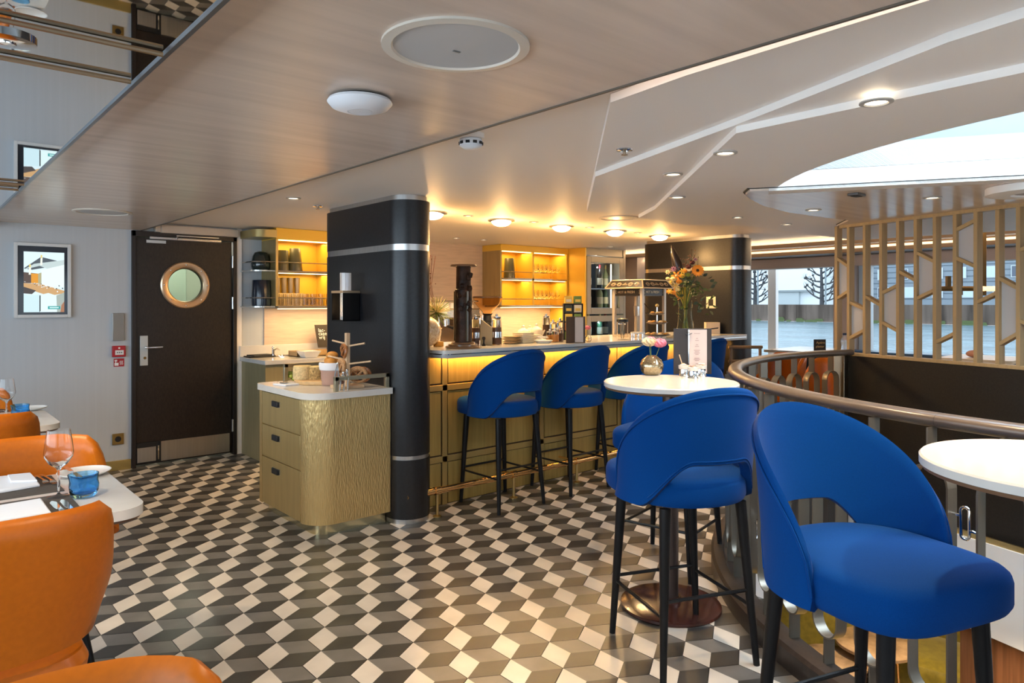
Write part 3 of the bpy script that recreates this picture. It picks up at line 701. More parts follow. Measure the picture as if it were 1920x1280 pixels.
# ================================================================ BACK COUNTER AND WALL SHELVES
bc = thing('back_counter', 'olive gold back counter with white stone top running behind the bar', 'counter', (2.42, 6.3, 0))
bcf = 5.98
MB().box((2.405, bcf+.04, .0), (6.40, 6.598, .86)).build('carcass', M('olive_gold', (.37,.31,.17), .45, metal=.35, noise=((50,50,3), .1)), bc)
MB().box((2.385, bcf, .862), (6.40, 6.598, .90)).build('worktop', QUARTZ, bc, bevel=.004)
MB().box((2.385, 6.57, .90), (6.40, 6.598, 1.0)).build('upstand', QUARTZ, bc, bevel=.003)
tag(MB().box((2.62, 6.585, 1.0), (7.6, 6.6, 2.09)).build('trim_20', M('peach_cladding', (.60,.46,.36), .4, noise=((6,6,60), .12)), smooth=False), kind='structure')
def shelf_unit(name, label, x0, x1, y0, zs, zt, divs, loc):
    t = thing(name, label, 'shelf unit', loc)
    MB().box((x0, y0, zs[-1]), (x0+.025, 6.583, zt)).build('side_panel', GOLDS, t, bevel=.002)
    MB().box((x1-.025, y0, zs[-1]), (x1, 6.583, zt)).build('side_panel', GOLDY, t, bevel=.002)
    MB().box((x0+.025, 6.56, zs[-1]), (x1-.025, 6.583, zt)).build('back_panel', GOLDY, t)
    MB().box((x0, y0-.01, zt-.0), (x1, 6.583, 2.088)).build('soffit', GOLDY, t, bevel=.002)
    for d in divs: MB().box((d-.012, y0, zs[-1]), (d+.012, 6.56, zt)).build('divider', GOLDY, t)
    for z in zs:
        MB().box((x0+.02, y0, z-.022), (x1-.02, 6.56, z)).build('shelf', M('smoked_glass', (.45,.36,.25), .1, metal=.4), t)
        MB().tube([(x0+.02, y0+.01, z+.075), (x1-.02, y0+.01, z+.075)], .005, 8).build('guard_rail', CHROME, t)
        MB().box((x0+.03, y0+.02, z-.028), (x1-.03, y0+.035, z-.023)).build('led_strip', LEDE, t)
    MB().box((x0+.03, y0+.03, zt-.008), (x1-.03, y0+.055, zt-.002)).build('led_strip', LEDE, t)
    for z in (zs[0]-.035, zt-.014) if len(zs) == 2 else (zt-.014,):
        area('shelf_glow', ((x0+x1)/2, y0+.14, z), ((x0+x1)/2, y0+.16, z-1), x1-x0-.1, .12, 4.5*(x1-x0), (1,.62,.22))
    area('under_glow', ((x0+x1)/2, y0+.1, zs[-1]-.035), ((x0+x1)/2, y0+.2, 0), x1-x0-.1, .1, 5.5*(x1-x0), (1,.68,.32))
    return t
us = PV(517, 500, 6.25)[0]; SH1, SH2 = 1.700, 1.372
u1 = shelf_unit('wall_shelf', 'lit gold wall shelf at the left holding green vases and drinking glasses', us-.0, 3.75, 6.25, (SH1, SH2), 1.985, (3.15,), (us, 6.4, 1.37))
st = thing('corner_shelf', 'narrow open corner shelf with steel rails left of the gold shelf unit', 'shelf', (us, 6.4, 1.37))
MB().prism([(us, 6.583), (us-.20, 6.583)]+arcp((us-.10, 6.32), .10, 180, 270, 10)+[(us, 6.22)], 1.995, 2.065).build('canopy', M('canopy_gold', (.42,.33,.14), .35, metal=.6), st, bevel=.003)
for z in (SH1, SH2):
    MB().prism([(us-.002, 6.583), (us-.20, 6.583)]+arcp((us-.10, 6.36), .10, 180, 270, 8)+[(us-.002, 6.26)], z-.012, z).build('shelf', M('shelf_glass', (.60,.62,.60), .1, metal=.5), st)
    MB().tube([(us-.19, 6.58, z+.075)]+arcp((us-.09, 6.36), .10, 180, 270, 6, z+.075)+[(us-.003, 6.26, z+.075)], .005, 8).build('guard_rail', CHROME, st)
m0, m1 = PV(938, 500, 6.25)[0], PV(1065, 500, 6.25)[0]
dv = PV(1000, 500, 6.25)[0]
u2 = shelf_unit('wall_shelf', 'lit yellow wall shelf in the middle behind the bar with rows of stem glasses', m0, m1, 6.25, (1.695, 1.372), 2.015, (dv,), (m0, 6.4, 1.37))

# ================================================================ WINE FRIDGE
f0, f1 = PV(1098, 500, 5.98)[0], PV(1166, 500, 5.98)[0]
fg = thing('wine_fridge', 'tall taupe wine fridge with two glass doors behind the popcorn machine', 'fridge', (f0, 6.2, 0))
FGM = M('fridge_taupe', (.33,.27,.19), .4, metal=.3)
MB().box((f0-.03, 5.96, 0), (f0-.008, 6.583, 2.088)).build('side_panel', GOLDY, fg)
MB().box((f1+.008, 5.96, 0), (f1+.05, 6.583, 2.088)).build('side_panel', FGM, fg)
MB().box((f0-.008, 6.45, .0), (f1+.008, 6.583, 2.0)).build('back_wall', M('fridge_inner', (.035,.05,.07), .4), fg)
MB().box((f0-.008, 5.97, 2.0), (f1+.008, 6.583, 2.088)).build('top_fascia', FGM, fg)
for z0_, z1_, nm in ((1.26, 1.985, 'door'), (.10, 1.24, 'door')):
    fw = .075; m = MB()
    m.box((f0, 5.955, z0_), (f0+fw, 5.98, z1_)).box((f1-fw, 5.955, z0_), (f1, 5.98, z1_)).box((f0+fw, 5.955, z1_-fw), (f1-fw, 5.98, z1_)).box((f0+fw, 5.955, z0_), (f1-fw, 5.98, z0_+fw))
    d = m.build(nm, FGM, fg, bevel=.003)
    MB().box((f0+fw, 5.965, z0_+fw), (f1-fw, 5.971, z1_-fw)).build('glass', M('door_glass', (.85,.93,1), .02, trans=1, ior=1.15), d)
for z in (1.585,): MB().box((f0, 6.0, z-.01), (f1, 6.44, z)).build('shelf', M('fridge_shelf', (.5,.55,.6), .3, metal=.4), fg)
for z in (1.34, .95): MB().box((f0, 6.0, z-.01), (f1, 6.44, z)).build('shelf', M('fridge_shelf'), fg)
MB().tube([(f1-.16, 6.03, 1.34), (f1-.16, 6.03, 1.9)], .008, 8).build('light_bar', E('fridge_light', (1,.88,.55), 8), fg)
point('fridge_lamp', ((f0+f1)/2, 6.1, 1.86), 2.2, (.85,.93,1), .008); point('fridge_lamp', ((f0+f1)/2, 6.08, 1.15), 1.2, (.6,.85,1), .008)
GRB = M('bottle_green', (.03,.07,.035), .1, coat=.6); LBL = M('bottle_label', (.72,.66,.50), .6); BRB = M('bottle_dark', (.02,.015,.012), .1, coat=.6); CLB = M('bottle_pale', (.30,.34,.20), .1, coat=.5)
def make_bottle(m, cap):
    t = thing('wine_bottle', 'x', 'bottle')
    MB().lathe([(.0,0),(.036,0),(.038,.01),(.038,.175),(.032,.205),(.015,.235),(.013,.30),(.015,.302),(.015,.31)], n=16).build('glass_body', m, t)
    MB().lathe([(.0385,.05),(.0386,.052),(.0386,.135),(.0385,.137)], n=16, cap=False).build('paper_label', LBL, t)
    MB().lathe([(.0145,.262),(.0155,.263),(.0155,.312),(0,.313)], n=12).build('foil', cap, t); return t
bp = [make_bottle(GRB, BRASS), make_bottle(BRB, M('foil_red', (.25,.03,.03), .3, metal=.4)), make_bottle(CLB, BRASS)]
uu = [False]*3; k = 0
for z, nm in ((1.341, 'bottom shelf of the upper fridge door'), (1.586, 'top shelf of the wine fridge'), (.951, 'shelf of the lower fridge door')):
    for i in range(4):
        q = (k*2+i) % 3; x = f0+.09+(f1-f0-.20)*i/3.0; lo = (x, 6.12+.05*(i % 2), z)
        cl = ['green glass', 'dark glass', 'pale olive glass'][q]; ps = ['far left', 'second', 'third', 'far right'][i]
        lab = '%s wine bottle, %s on the %s' % (cl, ps, nm)
        if not uu[q]: uu[q] = True; bp[q].location = lo; tag(bp[q], lab, 'bottle', 'bottles in the wine fridge')
        else: dup(bp[q], lo, 0, lab, 'bottles in the wine fridge')
    k += 1
# ================================================================ CEILING FIXTURES AND LAMPS
def globe(x, y, label, first=[None]):
    if first[0] is None:
        t = thing('ceiling_globe_light', label, 'light', (x, y, CH), 0, 'domed lights over the bar')
        MB().lathe([(.112,0),(.112,-.010),(.085,-.016),(.085,0)], (x, y, CH), 32).build('rim', CHROME, t)
        MB().lathe([(.084,-.010),(.078,-.026),(.060,-.043),(.032,-.053),(.001,-.056)], (x, y, CH), 32, cap=False).build('diffuser', LAMPE, t)
        first[0] = t
    else: t = dup(first[0], (x, y, CH), 0, label)
    point('globe_lamp', (x, y, CH-.17), 9, (1,.56,.20), .01); spot('globe_spot', (x, y, CH-.09), 26, (1,.64,.28), 165, .5, .01); return t
for k, (p, l) in enumerate((((811, 398), 'domed glass ceiling light half hidden beside the black pillar'), ((940, 412), 'domed glass ceiling light above the first bar stool from the pillar'), ((1053, 423), 'domed glass ceiling light in the middle of the row over the bar'), ((1153, 432), 'domed glass ceiling light above the right part of the bar'), ((1237, 441), 'domed glass ceiling light touching the far brown pillar'))):
    q = PZ(*p, CH); globe(q[0], q[1], l)
dlp = {}
def downlight(px, py, z, r, label, power=0, ang=100, lit=True):
    key = (r, lit)
    q = PZ(px, py, z)
    if key not in dlp:
        t = thing('downlight', label, 'light', q, 0, 'recessed downlights')
        MB().lathe([(r,0),(r,-.004),(r*.72,-.006),(r*.66,-.001)], q, 28, cap=False).build('rim', M('light_rim', (.45,.42,.38), .4), t)
        MB().lathe([(r*.68,-.0015),(.001,-.0018)], q, 24, cap=False).build('lens', LAMPD if lit else M('lens_off', (.5,.45,.4), .3), t)
        dlp[key] = t
    else: t = dup(dlp[key], q, 0, label)
    if power: spot('downlight_lamp', (q[0], q[1], z-.035), power*1.15, SOFT, ang, .7, .02)
downlight(1643, 191, 2.01, .048, 'recessed round downlight nearest to us, in the white ceiling above the skylight edge', 48)
downlight(1360, 286, 2.01, .048, 'recessed round downlight in the white ceiling facet right of the joining light lines', 45)
downlight(1262, 326, 2.035, .048, 'recessed round downlight beside the short slanting ceiling step', 32)
downlight(1270, 369, 2.01, .048, 'recessed round downlight below the tip of the short slanting ceiling step', 18)
downlight(1525, 393, 1.992, .048, 'recessed round downlight at the rounded end of the wooden canopy', 10)
downlight(1748, 370, 1.992, .048, 'recessed round downlight over the oak screen in the wooden canopy', 10)
downlight(1383, 407, 2.01, .04, 'small recessed downlight in the white ceiling just left of the canopy curve', 8)
downlight(1475, 420, 2.01, .04, 'small recessed downlight in the ceiling below the canopy curve', 8)
downlight(550, 371, CH, .048, 'recessed round downlight in the white ceiling near the service door', 26)
for p, l in (((878, 404), 'left of the second domed light'), ((1001, 416), 'between the second and third domed lights'), ((1105, 426), 'between the third and fourth domed lights'), ((1196, 436), 'between the last two domed lights'), ((856, 446), 'near the back wall above the espresso machine'), ((907, 449), 'near the back wall beside the lit shelf'), ((1145, 462), 'before the wine fridge')):
    downlight(*p, CH, .04, 'small recessed light in the ceiling '+l, 3, 110)
# added warm spots without fixtures, out of view
for (p_, tg, pw_, cl_, an_) in (((1.9, -.4, 1.97), (1.9, -.3, 0), 34, SOFT, 110), ((2.0, .1, 1.97), (2.1, .5, 0), 60, SOFT, 80), ((.75, 1.15, 1.97), (.8, 1.5, 0), 40, (1,.76,.48), 100), ((.0, 2.1, 1.93), (.1, 2.4, 0), 34, (1,.80,.55), 110),
                                ((-.25, 3.3, 1.93), (1.5, 4.3, 0), 75, (1,.74,.42), 62), ((-.1, 4.3, 1.93), (.2, 4.8, 0), 20, SOFT, 100), ((.95, .55, 1.97), (1.6, 2.3, 0), 60, (1,.76,.45), 50), ((1.6, .1, 1.97), (2.9, 2.3, 0), 14, (1,.74,.44), 50)):
    spot('added_spot_offside', p_, pw_, cl_, an_, .5, .02, tg)

def ceiling_disc(name, label, cat, p, z, parts):
    q = PZ(*p, z); t = thing(name, label, cat, q)
    for nm, prof, m in parts: MB().lathe(prof, q, 48, cap=False).build(nm, m, t)
    return t
SPK = M('speaker_grille', (.50,.50,.50), .6, bump=((900,900,900), .5, .001)); SPR = M('speaker_rim', (.66,.60,.52), .4)
ceiling_disc('ceiling_speaker', 'large round recessed ceiling speaker nearest to us in the wooden ceiling', 'speaker', (855, 86), 2.02, [('rim', [(.178,0),(.178,-.006),(.155,-.008),(.150,-.002)], SPR), ('grille', [(.152,-.003),(.001,-.004)], SPK)])
q = PZ(856, 96, 2.016); tag(MB().box((q[0]-.010, q[1]-.003, 2.014), (q[0]+.010, q[1]+.003, 2.0165)).build('speaker_badge', M('badge', (.15,.15,.15), .4)), 'tiny dark oblong badge in the centre of the large ceiling speaker', 'badge')
ceiling_disc('ceiling_speaker', 'flat round ceiling speaker near the wall screen, far end of the wooden ceiling', 'speaker', (192, 397), 2.02, [('rim', [(.178,0),(.178,-.006),(.155,-.008),(.150,-.002)], SPR), ('grille', [(.152,-.003),(.001,-.004)], SPK)])
ceiling_disc('ceiling_speaker', 'cream round ceiling speaker flush in the yellow lit ceiling over the bar', 'speaker', (1160, 408), CH, [('rim', [(.16,0),(.16,-.006),(.14,-.008),(.135,-.002)], SPR), ('grille', [(.14,-.003),(.001,-.004)], SPR)])
ceiling_disc('access_point', 'white domed wireless access point on the wooden ceiling', 'wireless router', (675, 183), 2.02, [('base', [(.075,0),(.075,-.008)], BLACK), ('cover', [(.092,-.008),(.097,-.016),(.085,-.030),(.055,-.040),(.037,-.0425)], M('router_white', (.78,.80,.84), .35)), ('centre_ring', [(.037,-.0425),(.0365,-.0405),(.035,-.0405),(.0345,-.0425),(.001,-.043)], M('router_white'))])
q = PZ(883, 251, CH); t = thing('smoke_detector', 'white smoke detector with dark slots below the edge of the wooden ceiling', 'smoke detector', q)
MB().lathe([(.055,0),(.055,-.02),(.045,-.022)], q, 28, cap=False).build('base', WHITE, t); MB().lathe([(.043,-.022),(.048,-.03),(.046,-.05),(.03,-.06),(.001,-.062)], q, 28, cap=False).build('dome', M('router_white'), t)
for k in range(10):
    a = 2*PI*k/10; MB().obox((q[0]+.047*math.cos(a), q[1]+.047*math.sin(a), q[2]-.040), (.006, .016, .011), a).build('slot', BLACK, t)
def sprinkler(px, py, z, label):
    q = PZ(px, py, z); t = thing('sprinkler', label, 'sprinkler', q, 0, 'ceiling sprinklers')
    MB().lathe([(.036,0),(.034,-.006),(.018,-.008),(.016,-.001)], q, 24, cap=False).build('escutcheon', CHROME, t)
    m = MB().tube([q, (q[0], q[1], q[2]-.022)], .006, 8); m.lathe([(.014,-.022),(.014,-.025)], q, 14); m.build('nozzle', BRONZE, t)
sprinkler(1171, 280, 2.06, 'chrome ceiling sprinkler in the white facet above the bar stools'); sprinkler(596, 386, CH, 'chrome ceiling sprinkler just before the black pillar top')
q = PZ(1606, 363, 1.992); t = thing('sensor_box', 'dark rectangular sensor box on the wooden canopy near the skylight', 'sensor', q)
MB().box((q[0]-.05, q[1]-.03, q[2]-.014), (q[0]+.05, q[1]+.03, q[2])).build('housing', M('sensor_grey', (.09,.08,.075), .3), t, bevel=.004)
MB().box((q[0]-.03, q[1]-.018, q[2]-.017), (q[0]+.03, q[1]+.018, q[2]-.014)).build('lens', BLACK, t, bevel=.002)
q = PD(1503, 326, 4.3); t = thing('spotlight', 'small pale blue grey tube spotlight hanging in the skylight opening', 'light', (q[0], q[1], 2.11))
MB().tube([(q[0], q[1], 2.20), (q[0]-.012, q[1], 2.135)], .026, 16).build('housing', M('tube_grey', (.35,.42,.46), .4), t); MB().tube([(q[0], q[1], 2.20), (q[0]+.02, q[1]+.05, 2.26), (q[0]+.03,q[1]+.12,2.3)], .008, 8).build('bracket', M('tube_grey'), t)
# rods, chrome fitting under the mirrored ceiling
mrods = [(305, 103), (245, 154), (50, 347), (42, 357)]
for k, p in enumerate(mrods):
    q = PZ(*p, 1.957); o = MB().tube([(-.54, q[1], 1.958), (q[0] if k < 2 else .445, q[1], 1.958)], .006, 8).build('mirror_joint_rod', BRONZE)
    tag(o, ['bronze joint rod across the mirrored ceiling, nearest to us', 'bronze joint rod across the mirrored ceiling, second from us', 'bronze joint rod across the mirrored ceiling above the wall screen, nearer one', 'bronze joint rod across the mirrored ceiling above the wall screen, farther one'][k], 'ceiling rod', 'rods across the mirrored ceiling')
q = PZ(12, 72, 1.966); t = thing('mirror_fitting', 'round chrome fitting on the mirrored ceiling at the left edge', 'ceiling fitting', q)
MB().lathe([(.055,0),(.055,-.008),(.04,-.010),(.018,-.011),(.018,-.014),(.001,-.015)], q, 32, cap=False).build('disc', CHROME, t)

# ================================================================ ITEMS ON THE BACK WALL
def framed(p0, p1, y=6.6):
    return PV(*p0, y), PV(*p1, y)
a = PV(25, 455, 6.6); b = PV(132, 594, 6.6); sc = thing('wall_screen', 'white framed upright display on the grey wall showing a set dining room', 'screen', ((a[0]+b[0])/2, 6.56, (1.285+1.868)/2))
X0, X1, Z0, Z1 = .664, 1.041, 1.285, 1.868; Y = 6.6
m = MB(); fwd = .024
m.box((X0, Y-.035, Z0), (X0+fwd, Y, Z1)).box((X1-fwd, Y-.035, Z0), (X1, Y, Z1)).box((X0+fwd, Y-.035, Z1-fwd), (X1-fwd, Y, Z1)).box((X0+fwd, Y-.035, Z0), (X1-fwd, Y, Z0+fwd))
m.build('frame', M('frame_white2', (.66,.66,.65), .4), sc, bevel=.002); MB().box((X0+fwd, Y-.022, Z0+fwd), (X1-fwd, Y, Z1-fwd)).build('bezel', M('bezel_black', (.012,.014,.022), .1), sc)
SX0, SX1, SZ0, SZ1 = .727, .995, 1.328, 1.800
def pic(polys):
    m = MB(); mats = []; idx = {}
    for k, (pts, col) in enumerate(polys):
        if col not in idx: idx[col] = len(mats); mats.append(M('picture_%d_%d_%d' % tuple(int(c*255) for c in col), (0,0,0), .3, emit=(col, 1.0), spec=.1))
        y = Y-.0225-.00005*k; m.add([(SX0+(SX1-SX0)*x, y, SZ0+(SZ1-SZ0)*z) for x, z in pts], [tuple(range(len(pts)))], idx[col])
    return m, mats
P_ = [([(0,0),(1,0),(1,1),(0,1)], (.72,.88,.93)), ([(0,.72),(.42,.92),(.83,.86),(.5,.74),(.2,.70)], (.10,.12,.14)), ([(.0,.70),(.25,.80),(.6,.72),(1,.80),(1,.88),(.83,.86),(.42,.78)], (.55,.66,.66)), ([(.42,.70),(1,.80),(1,.42),(.42,.45)], (.80,.92,.92)),
      ([(0,.48),(.35,.48),(.35,.64),(0,.66)], (.12,.09,.08)), ([(.18,.48),(.35,.48),(.35,.64),(.18,.64)], (.75,.33,.05)), ([(.35,.46),(.43,.46),(.43,.66),(.35,.64)], (.45,.42,.25)),
      ([(0,.48),(.4,.47),(1,.36),(1,.32),(.62,.27),(.3,.34),(0,.40)], (.62,.38,.18)), ([(0,.42),(.3,.36),(.2,.30),(0,.31)], (.09,.08,.08)),
      ([(0,.0),(.38,.0),(.37,.29),(.1,.28),(0,.30)], (.62,.82,.88)), ([(.41,.02),(.80,.0),(.80,.28),(.6,.32),(.41,.29)], (.75,.93,.92)), ([(.82,.0),(1,.0),(1,.33),(.80,.28)], (.40,.46,.42)),
      ([(.59,.05),(.9,.05),(.9,.10),(.59,.10)], (.05,.36,.36)), ([(.63,.065),(.86,.065),(.86,.085),(.63,.085)], (.6,.85,.82)), ([(.38,.0),(.41,.02),(.41,.28),(.38,.28)], (.05,.06,.07)), ([(.90,.0),(1,.0),(1,.18),(.93,.12)], (.40,.20,.12))]
random.seed(3)
for k in range(34):
    x, z = random.uniform(0, .95), 0; z = .50-.15*x*random.uniform(.3, 1)-random.uniform(0, .08)*x; s_ = .012+.02*x
    P_.append(([(x, z), (x+s_, z), (x+s_, z+s_*.7), (x, z+s_*.7)], random.choice([(.9,.95,.95), (.08,.09,.1), (.9,.95,.95)])))
for x, z in ((.12, .62), (.40, .78)): P_.append(([(x, z), (x+.05, z), (x+.06, z+.16), (x+.01, z+.16)], (.85,.90,.80))); P_.append(([(x+.01, z+.12), (x+.045, z+.12), (x+.05, z+.17), (x+.01, z+.17)], (.75,.60,.2)))
m, mm = pic(P_); m.build('display_picture', mm, sc, smooth=False)
t = thing('wall_control', 'taupe oblong wall control box above the red fire call point', 'switch', (1.37, 6.59, 1.2))
MB().box((1.34, 6.575, 1.085), (1.425, 6.6, 1.315)).build('cover', M('taupe_metal', (.25,.22,.19), .35, metal=.5), t, bevel=.003); MB().box((1.335, 6.585, 1.088), (1.34, 6.6, 1.312)).build('edge', STEEL, t)
t = thing('fire_call_point', 'red fire alarm call point on the wall left of the door', 'fire alarm', (1.38, 6.59, 1.0)); RED = M('alarm_red', (.38,.012,.018), .35)
MB().box((1.335, 6.57, .950), (1.435, 6.6, 1.043)).build('housing', RED, t, bevel=.005); MB().box((1.355, 6.566, .968), (1.418, 6.571, 1.006)).build('window', M('alarm_white', (.75,.75,.72), .4), t)
m = MB()
for k in (-1, 0, 1): m.obox((1.387+k*.015, 6.565, .987), (.008, .002, .008), 0, 0, R(45))
m.build('arrow', BLACK, t); MB().ball((1.385, 6.568, 1.024), (.008, .003, .008), 8, 6).build('flame_mark', M('alarm_white'), t)
t = thing('fire_sign', 'small red square fire sign with white hand and flame mark under the call point', 'sign', (1.38, 6.6, .91))
MB().box((1.350, 6.597, .868), (1.428, 6.6, .935)).build('plate', RED, t)
m = MB(); m.box((1.356,6.5955,.876),(1.386,6.5969,.900)).box((1.362,6.5955,.900),(1.368,6.5969,.918)).box((1.357,6.5955,.912),(1.375,6.5969,.925)); m.build('hand_mark', M('alarm_white'), t)
for k in range(3): MB().tube([(1.396+k*.009, 6.5965, .882), (1.400+k*.009, 6.5965, .893), (1.395+k*.009, 6.5965, .903), (1.399+k*.009, 6.5965, .916)], .0022, 6).build('flame_mark', M('alarm_white'), t)
t = thing('wall_socket', 'square brass wall socket with black hole left of the door, low on the wall', 'socket', (1.376, 6.59, .262))
MB().box((1.338, 6.588, .216), (1.424, 6.6, .308)).build('plate', M('socket_brass', (.32,.20,.06), .35, metal=.8), t, bevel=.003)
m = MB(); m.lathe([(.024,.0),(.023,.002),(.001,.003)], (0,0,0), 20); m.xf(Matrix.Translation((1.381, 6.588, .262)) @ Matrix.Rotation(PI/2, 4, 'X')); m.build('socket_hole', BLACK, t)
# oil lantern on the pillar
lw = 2.355; lv_ = PU(675, 580, lw)[1]; lu = PV(643, 580, lv_)[0]; lf_ = PU(622, 575, lu)[1]
zb, zt = PV(643, 602, lv_)[2], PV(643, 549, lv_)[2]
ln = thing('wall_lantern', 'black bracket wall lantern with tall glass tube on the black pillar', 'wall light', (lu, lv_, zb))
m = MB(); m.box((lu, lv_, zb), (lw, lv_+.004, zt)).box((lu, lv_, zb), (lw, lf_, zb+.006)).box((lw-.004, lv_, zb), (lw, lf_, zt)).box((lu, lf_-.004, zb), (lw, lf_, zt)); m.build('bracket', M('lantern_black', (.006,.006,.006), .5, spec=.2), ln)
gx, gy = lu+.048, lv_+.052; m = MB().prism(rrect(lu-.003, lv_-.003, lw, lf_+.003, .002), zt, zt+.016, holes=[[(gx+.040*math.cos(2*PI*k/24), gy+.040*math.sin(2*PI*k/24)) for k in range(24)]]); m.build('top_plate', M('lantern_brass', (.45,.32,.20), .35, metal=.7), ln)
MB().lathe([(.0385,0),(.0385,PV(643, 510, lv_)[2]-zb-.01),(.0365,PV(643, 510, lv_)[2]-zb-.01),(.0365,0)], (gx, gy, zb+.008), 28, cap=False).build('glass_tube', M('tube_glass', (.92,.95,1), .08, trans=.82, ior=1.3, coat=.5), ln)
MB().tube([(gx, gy, zb+.006), (gx, gy, zb+.03)], .03, 16).build('burner', BLACK, ln); MB().ball((gx, gy, zb+.068), (.008,.008,.030), 10, 8).build('flame', E('flame_glow', (1,.55,.20), 16), ln)
point('lantern_lamp', (gx, gy, zb+.12), .7, (1,.58,.25), .006)
# small framed picture on the far pillar
a = PU(1325, 556, 6.279); b = PU(1343, 578, 6.279); t = thing('small_picture', 'tiny white framed picture hanging on the far brown pillar', 'picture', (6.27, (a[1]+b[1])/2, (a[2]+b[2])/2))
MB().box((6.268, b[1], b[2]), (6.28, a[1], a[2])).build('frame', M('cream_frame', (.66,.60,.46), .5), t, bevel=.003); w_ = (a[1]-b[1])*.26; h_ = (a[2]-b[2])*.22
MB().box((6.266, b[1]+w_, b[2]+h_), (6.268, a[1]-w_, a[2]-h_)).build('print', BLACK, t)

# ================================================================ LEFT BACK COUNTER ITEMS
def vase(name, label, x, y, z, prof, mat, group='vases on the wall shelves', rz=0):
    t = thing(name, label, 'vase', (x, y, z), rz, group); MB().lathe(prof, (x, y, z), 28, cap=False).build('vase_body', mat, t)
    MB().lathe([(prof[-1][0], prof[-1][1]), (prof[-1][0]*.9, prof[-1][1]-.006), (prof[-1][0]*.85, prof[-1][1]-.05), (.001, prof[-1][1]-.06)], (x, y, z), 28, cap=False).build('vase_mouth', mat, t)
VG = M('vase_green', (.075,.075,.045), .25, coat=.3); VD = M('vase_dark', (.012,.022,.022), .12, coat=.6); VB = M('vase_blue', (.008,.014,.028), .2, coat=.4)
q = PV(489, 500, 6.42); vase('vase', 'dark green faceted squat vase on the upper corner shelf', q[0], 6.42, SH1, [(.001,0),(.07,0),(.085,.03),(.088,.06),(.075,.13),(.055,.165),(.03,.175)], VD)
q = PV(491, 550, 6.42); vase('vase', 'large black blue cylinder vase on the lower corner shelf', q[0], 6.42, SH2, [(.001,0),(.085,0),(.09,.005),(.092,.05),(.085,.235),(.082,.24)], VB)
q = PV(528, 500, 6.42); vase('vase', 'olive green tapered vase on the top shelf, the shorter one', q[0], 6.42, SH1, [(.001,0),(.072,0),(.072,.004),(.062,.19),(.06,.195)], VG)
q = PV(553, 500, 6.42); vase('vase', 'olive green tapered vase on the top shelf, the taller one', q[0], 6.42, SH1, [(.001,0),(.072,0),(.072,.004),(.05,.215),(.048,.22)], VG)
q = PV(955, 500, 6.42); vase('vase', 'olive green tall vase on the upper shelf of the yellow unit', q[0], 6.42, 1.695, [(.001,0),(.072,0),(.072,.004),(.058,.24),(.056,.245)], VG)
CG = M('shelf_glassware', (1,.985,.95), .01, trans=1, ior=1.25)
def tumbler(h=.10, r=.032):
    t = thing('tumbler', 'x', 'glass'); MB().lathe([(.001,.004),(r*.86,.004),(r,h),(r-.003,h),(r*.86-.003,.012),(.001,.012)], n=16, cap=False).build('glass_body', CG, t); return t
tp_ = tumbler(.115); used = False
for r_, y in enumerate((6.33, 6.42, 6.51)):
    for k in range(8):
        loc = (us+.075+k*.082, y, SH2+.0005); lb = 'clear tumbler, %s, %s row of the shelf beside the pillar' % (['far left', 'second', 'third', 'fourth', 'fifth', 'sixth', 'seventh', 'far right'][k], ['front', 'middle', 'back'][r_])
        if not used: used = True; tp_.location = loc; tag(tp_, lb, 'glass', 'tumblers on the left wall shelf')
        else: dup(tp_, loc, 0, lb, 'tumblers on the left wall shelf')
TLG = M('smoke_glass', (.20,.16,.12), .12, metal=.3); used = None
for k in range(5):
    loc = (us+.06+k*.062, 6.36+.02*(k % 2), SH2+.1605); 
# tall dark glasses on a narrow riser behind the tumblers
rs = tag(MB().box((us+.03, 6.50, SH2+.0005), (us+.38, 6.555, SH2+.122)).build('glass_riser', M('riser', (.5,.4,.25), .3)), 'narrow riser at the back of the lower shelf carrying tall dark glasses', 'riser')
for k in range(5):
    loc = (us+.065+k*.066, 6.527, SH2+.123); lb = 'tall smoky glass, %s on the riser above the tumblers' % ['leftmost', 'second from left', 'middle one', 'second from right', 'rightmost'][k]
    if used is None:
        used = thing('tall_glass', lb, 'glass', loc, 0, 'tall smoky glasses'); MB().lathe([(.001,0),(.022,0),(.026,.15),(.024,.15),(.02,.008)], loc, 16, cap=False).build('glass_body', TLG, used)
    else: dup(used, loc, 0, lb)
# stem glasses of the middle unit
sg = thing('stem_glass', 'x', 'glass'); MB().lathe([(.030,0),(.030,.002),(.004,.006),(.003,.075),(.018,.092),(.033,.125),(.034,.15),(.028,.19),(.026,.19),(.031,.15),(.030,.127),(.001,.094)], n=16, cap=False).build('glass_body', CG, sg)
used = False
for z, nm in ((1.6955, 'upper'), (1.3725, 'lower')):
    for r_ in range(2):
        for k in range(7):
            loc = (dv+.06+k*(m1-dv-.12)/6.6, 6.34+.1*r_, z); lb = 'stem glass, %s of the %s row on the %s yellow shelf' % (['first', 'second', 'third', 'fourth', 'fifth', 'sixth', 'last'][k], ['front', 'back'][r_], nm)
            if not used: used = True; sg.location = loc; tag(sg, lb, 'glass', 'stem glasses on the middle wall shelf')
            else: dup(sg, loc, 0, lb, 'stem glasses on the middle wall shelf')
CT = .9005
q = PZ(487, 667, .91); t = thing('black_tray', 'flat black tray with papers at the left end of the back counter', 'tray', (q[0], q[1], CT)); MB().obox((q[0], q[1], CT+.006), (.24, .17, .012)).build('tray_base', BLACK, t, bevel=.003); MB().obox((q[0]+.01, q[1], CT+.017), (.20, .15, .010), .1).build('papers', M('black_paper', (.02,.02,.02), .6), t)
q = PZ(524, 668, CT); t = thing('tap_fountain', 'small chrome rinser tap over a round basin on the back counter', 'tap', q)
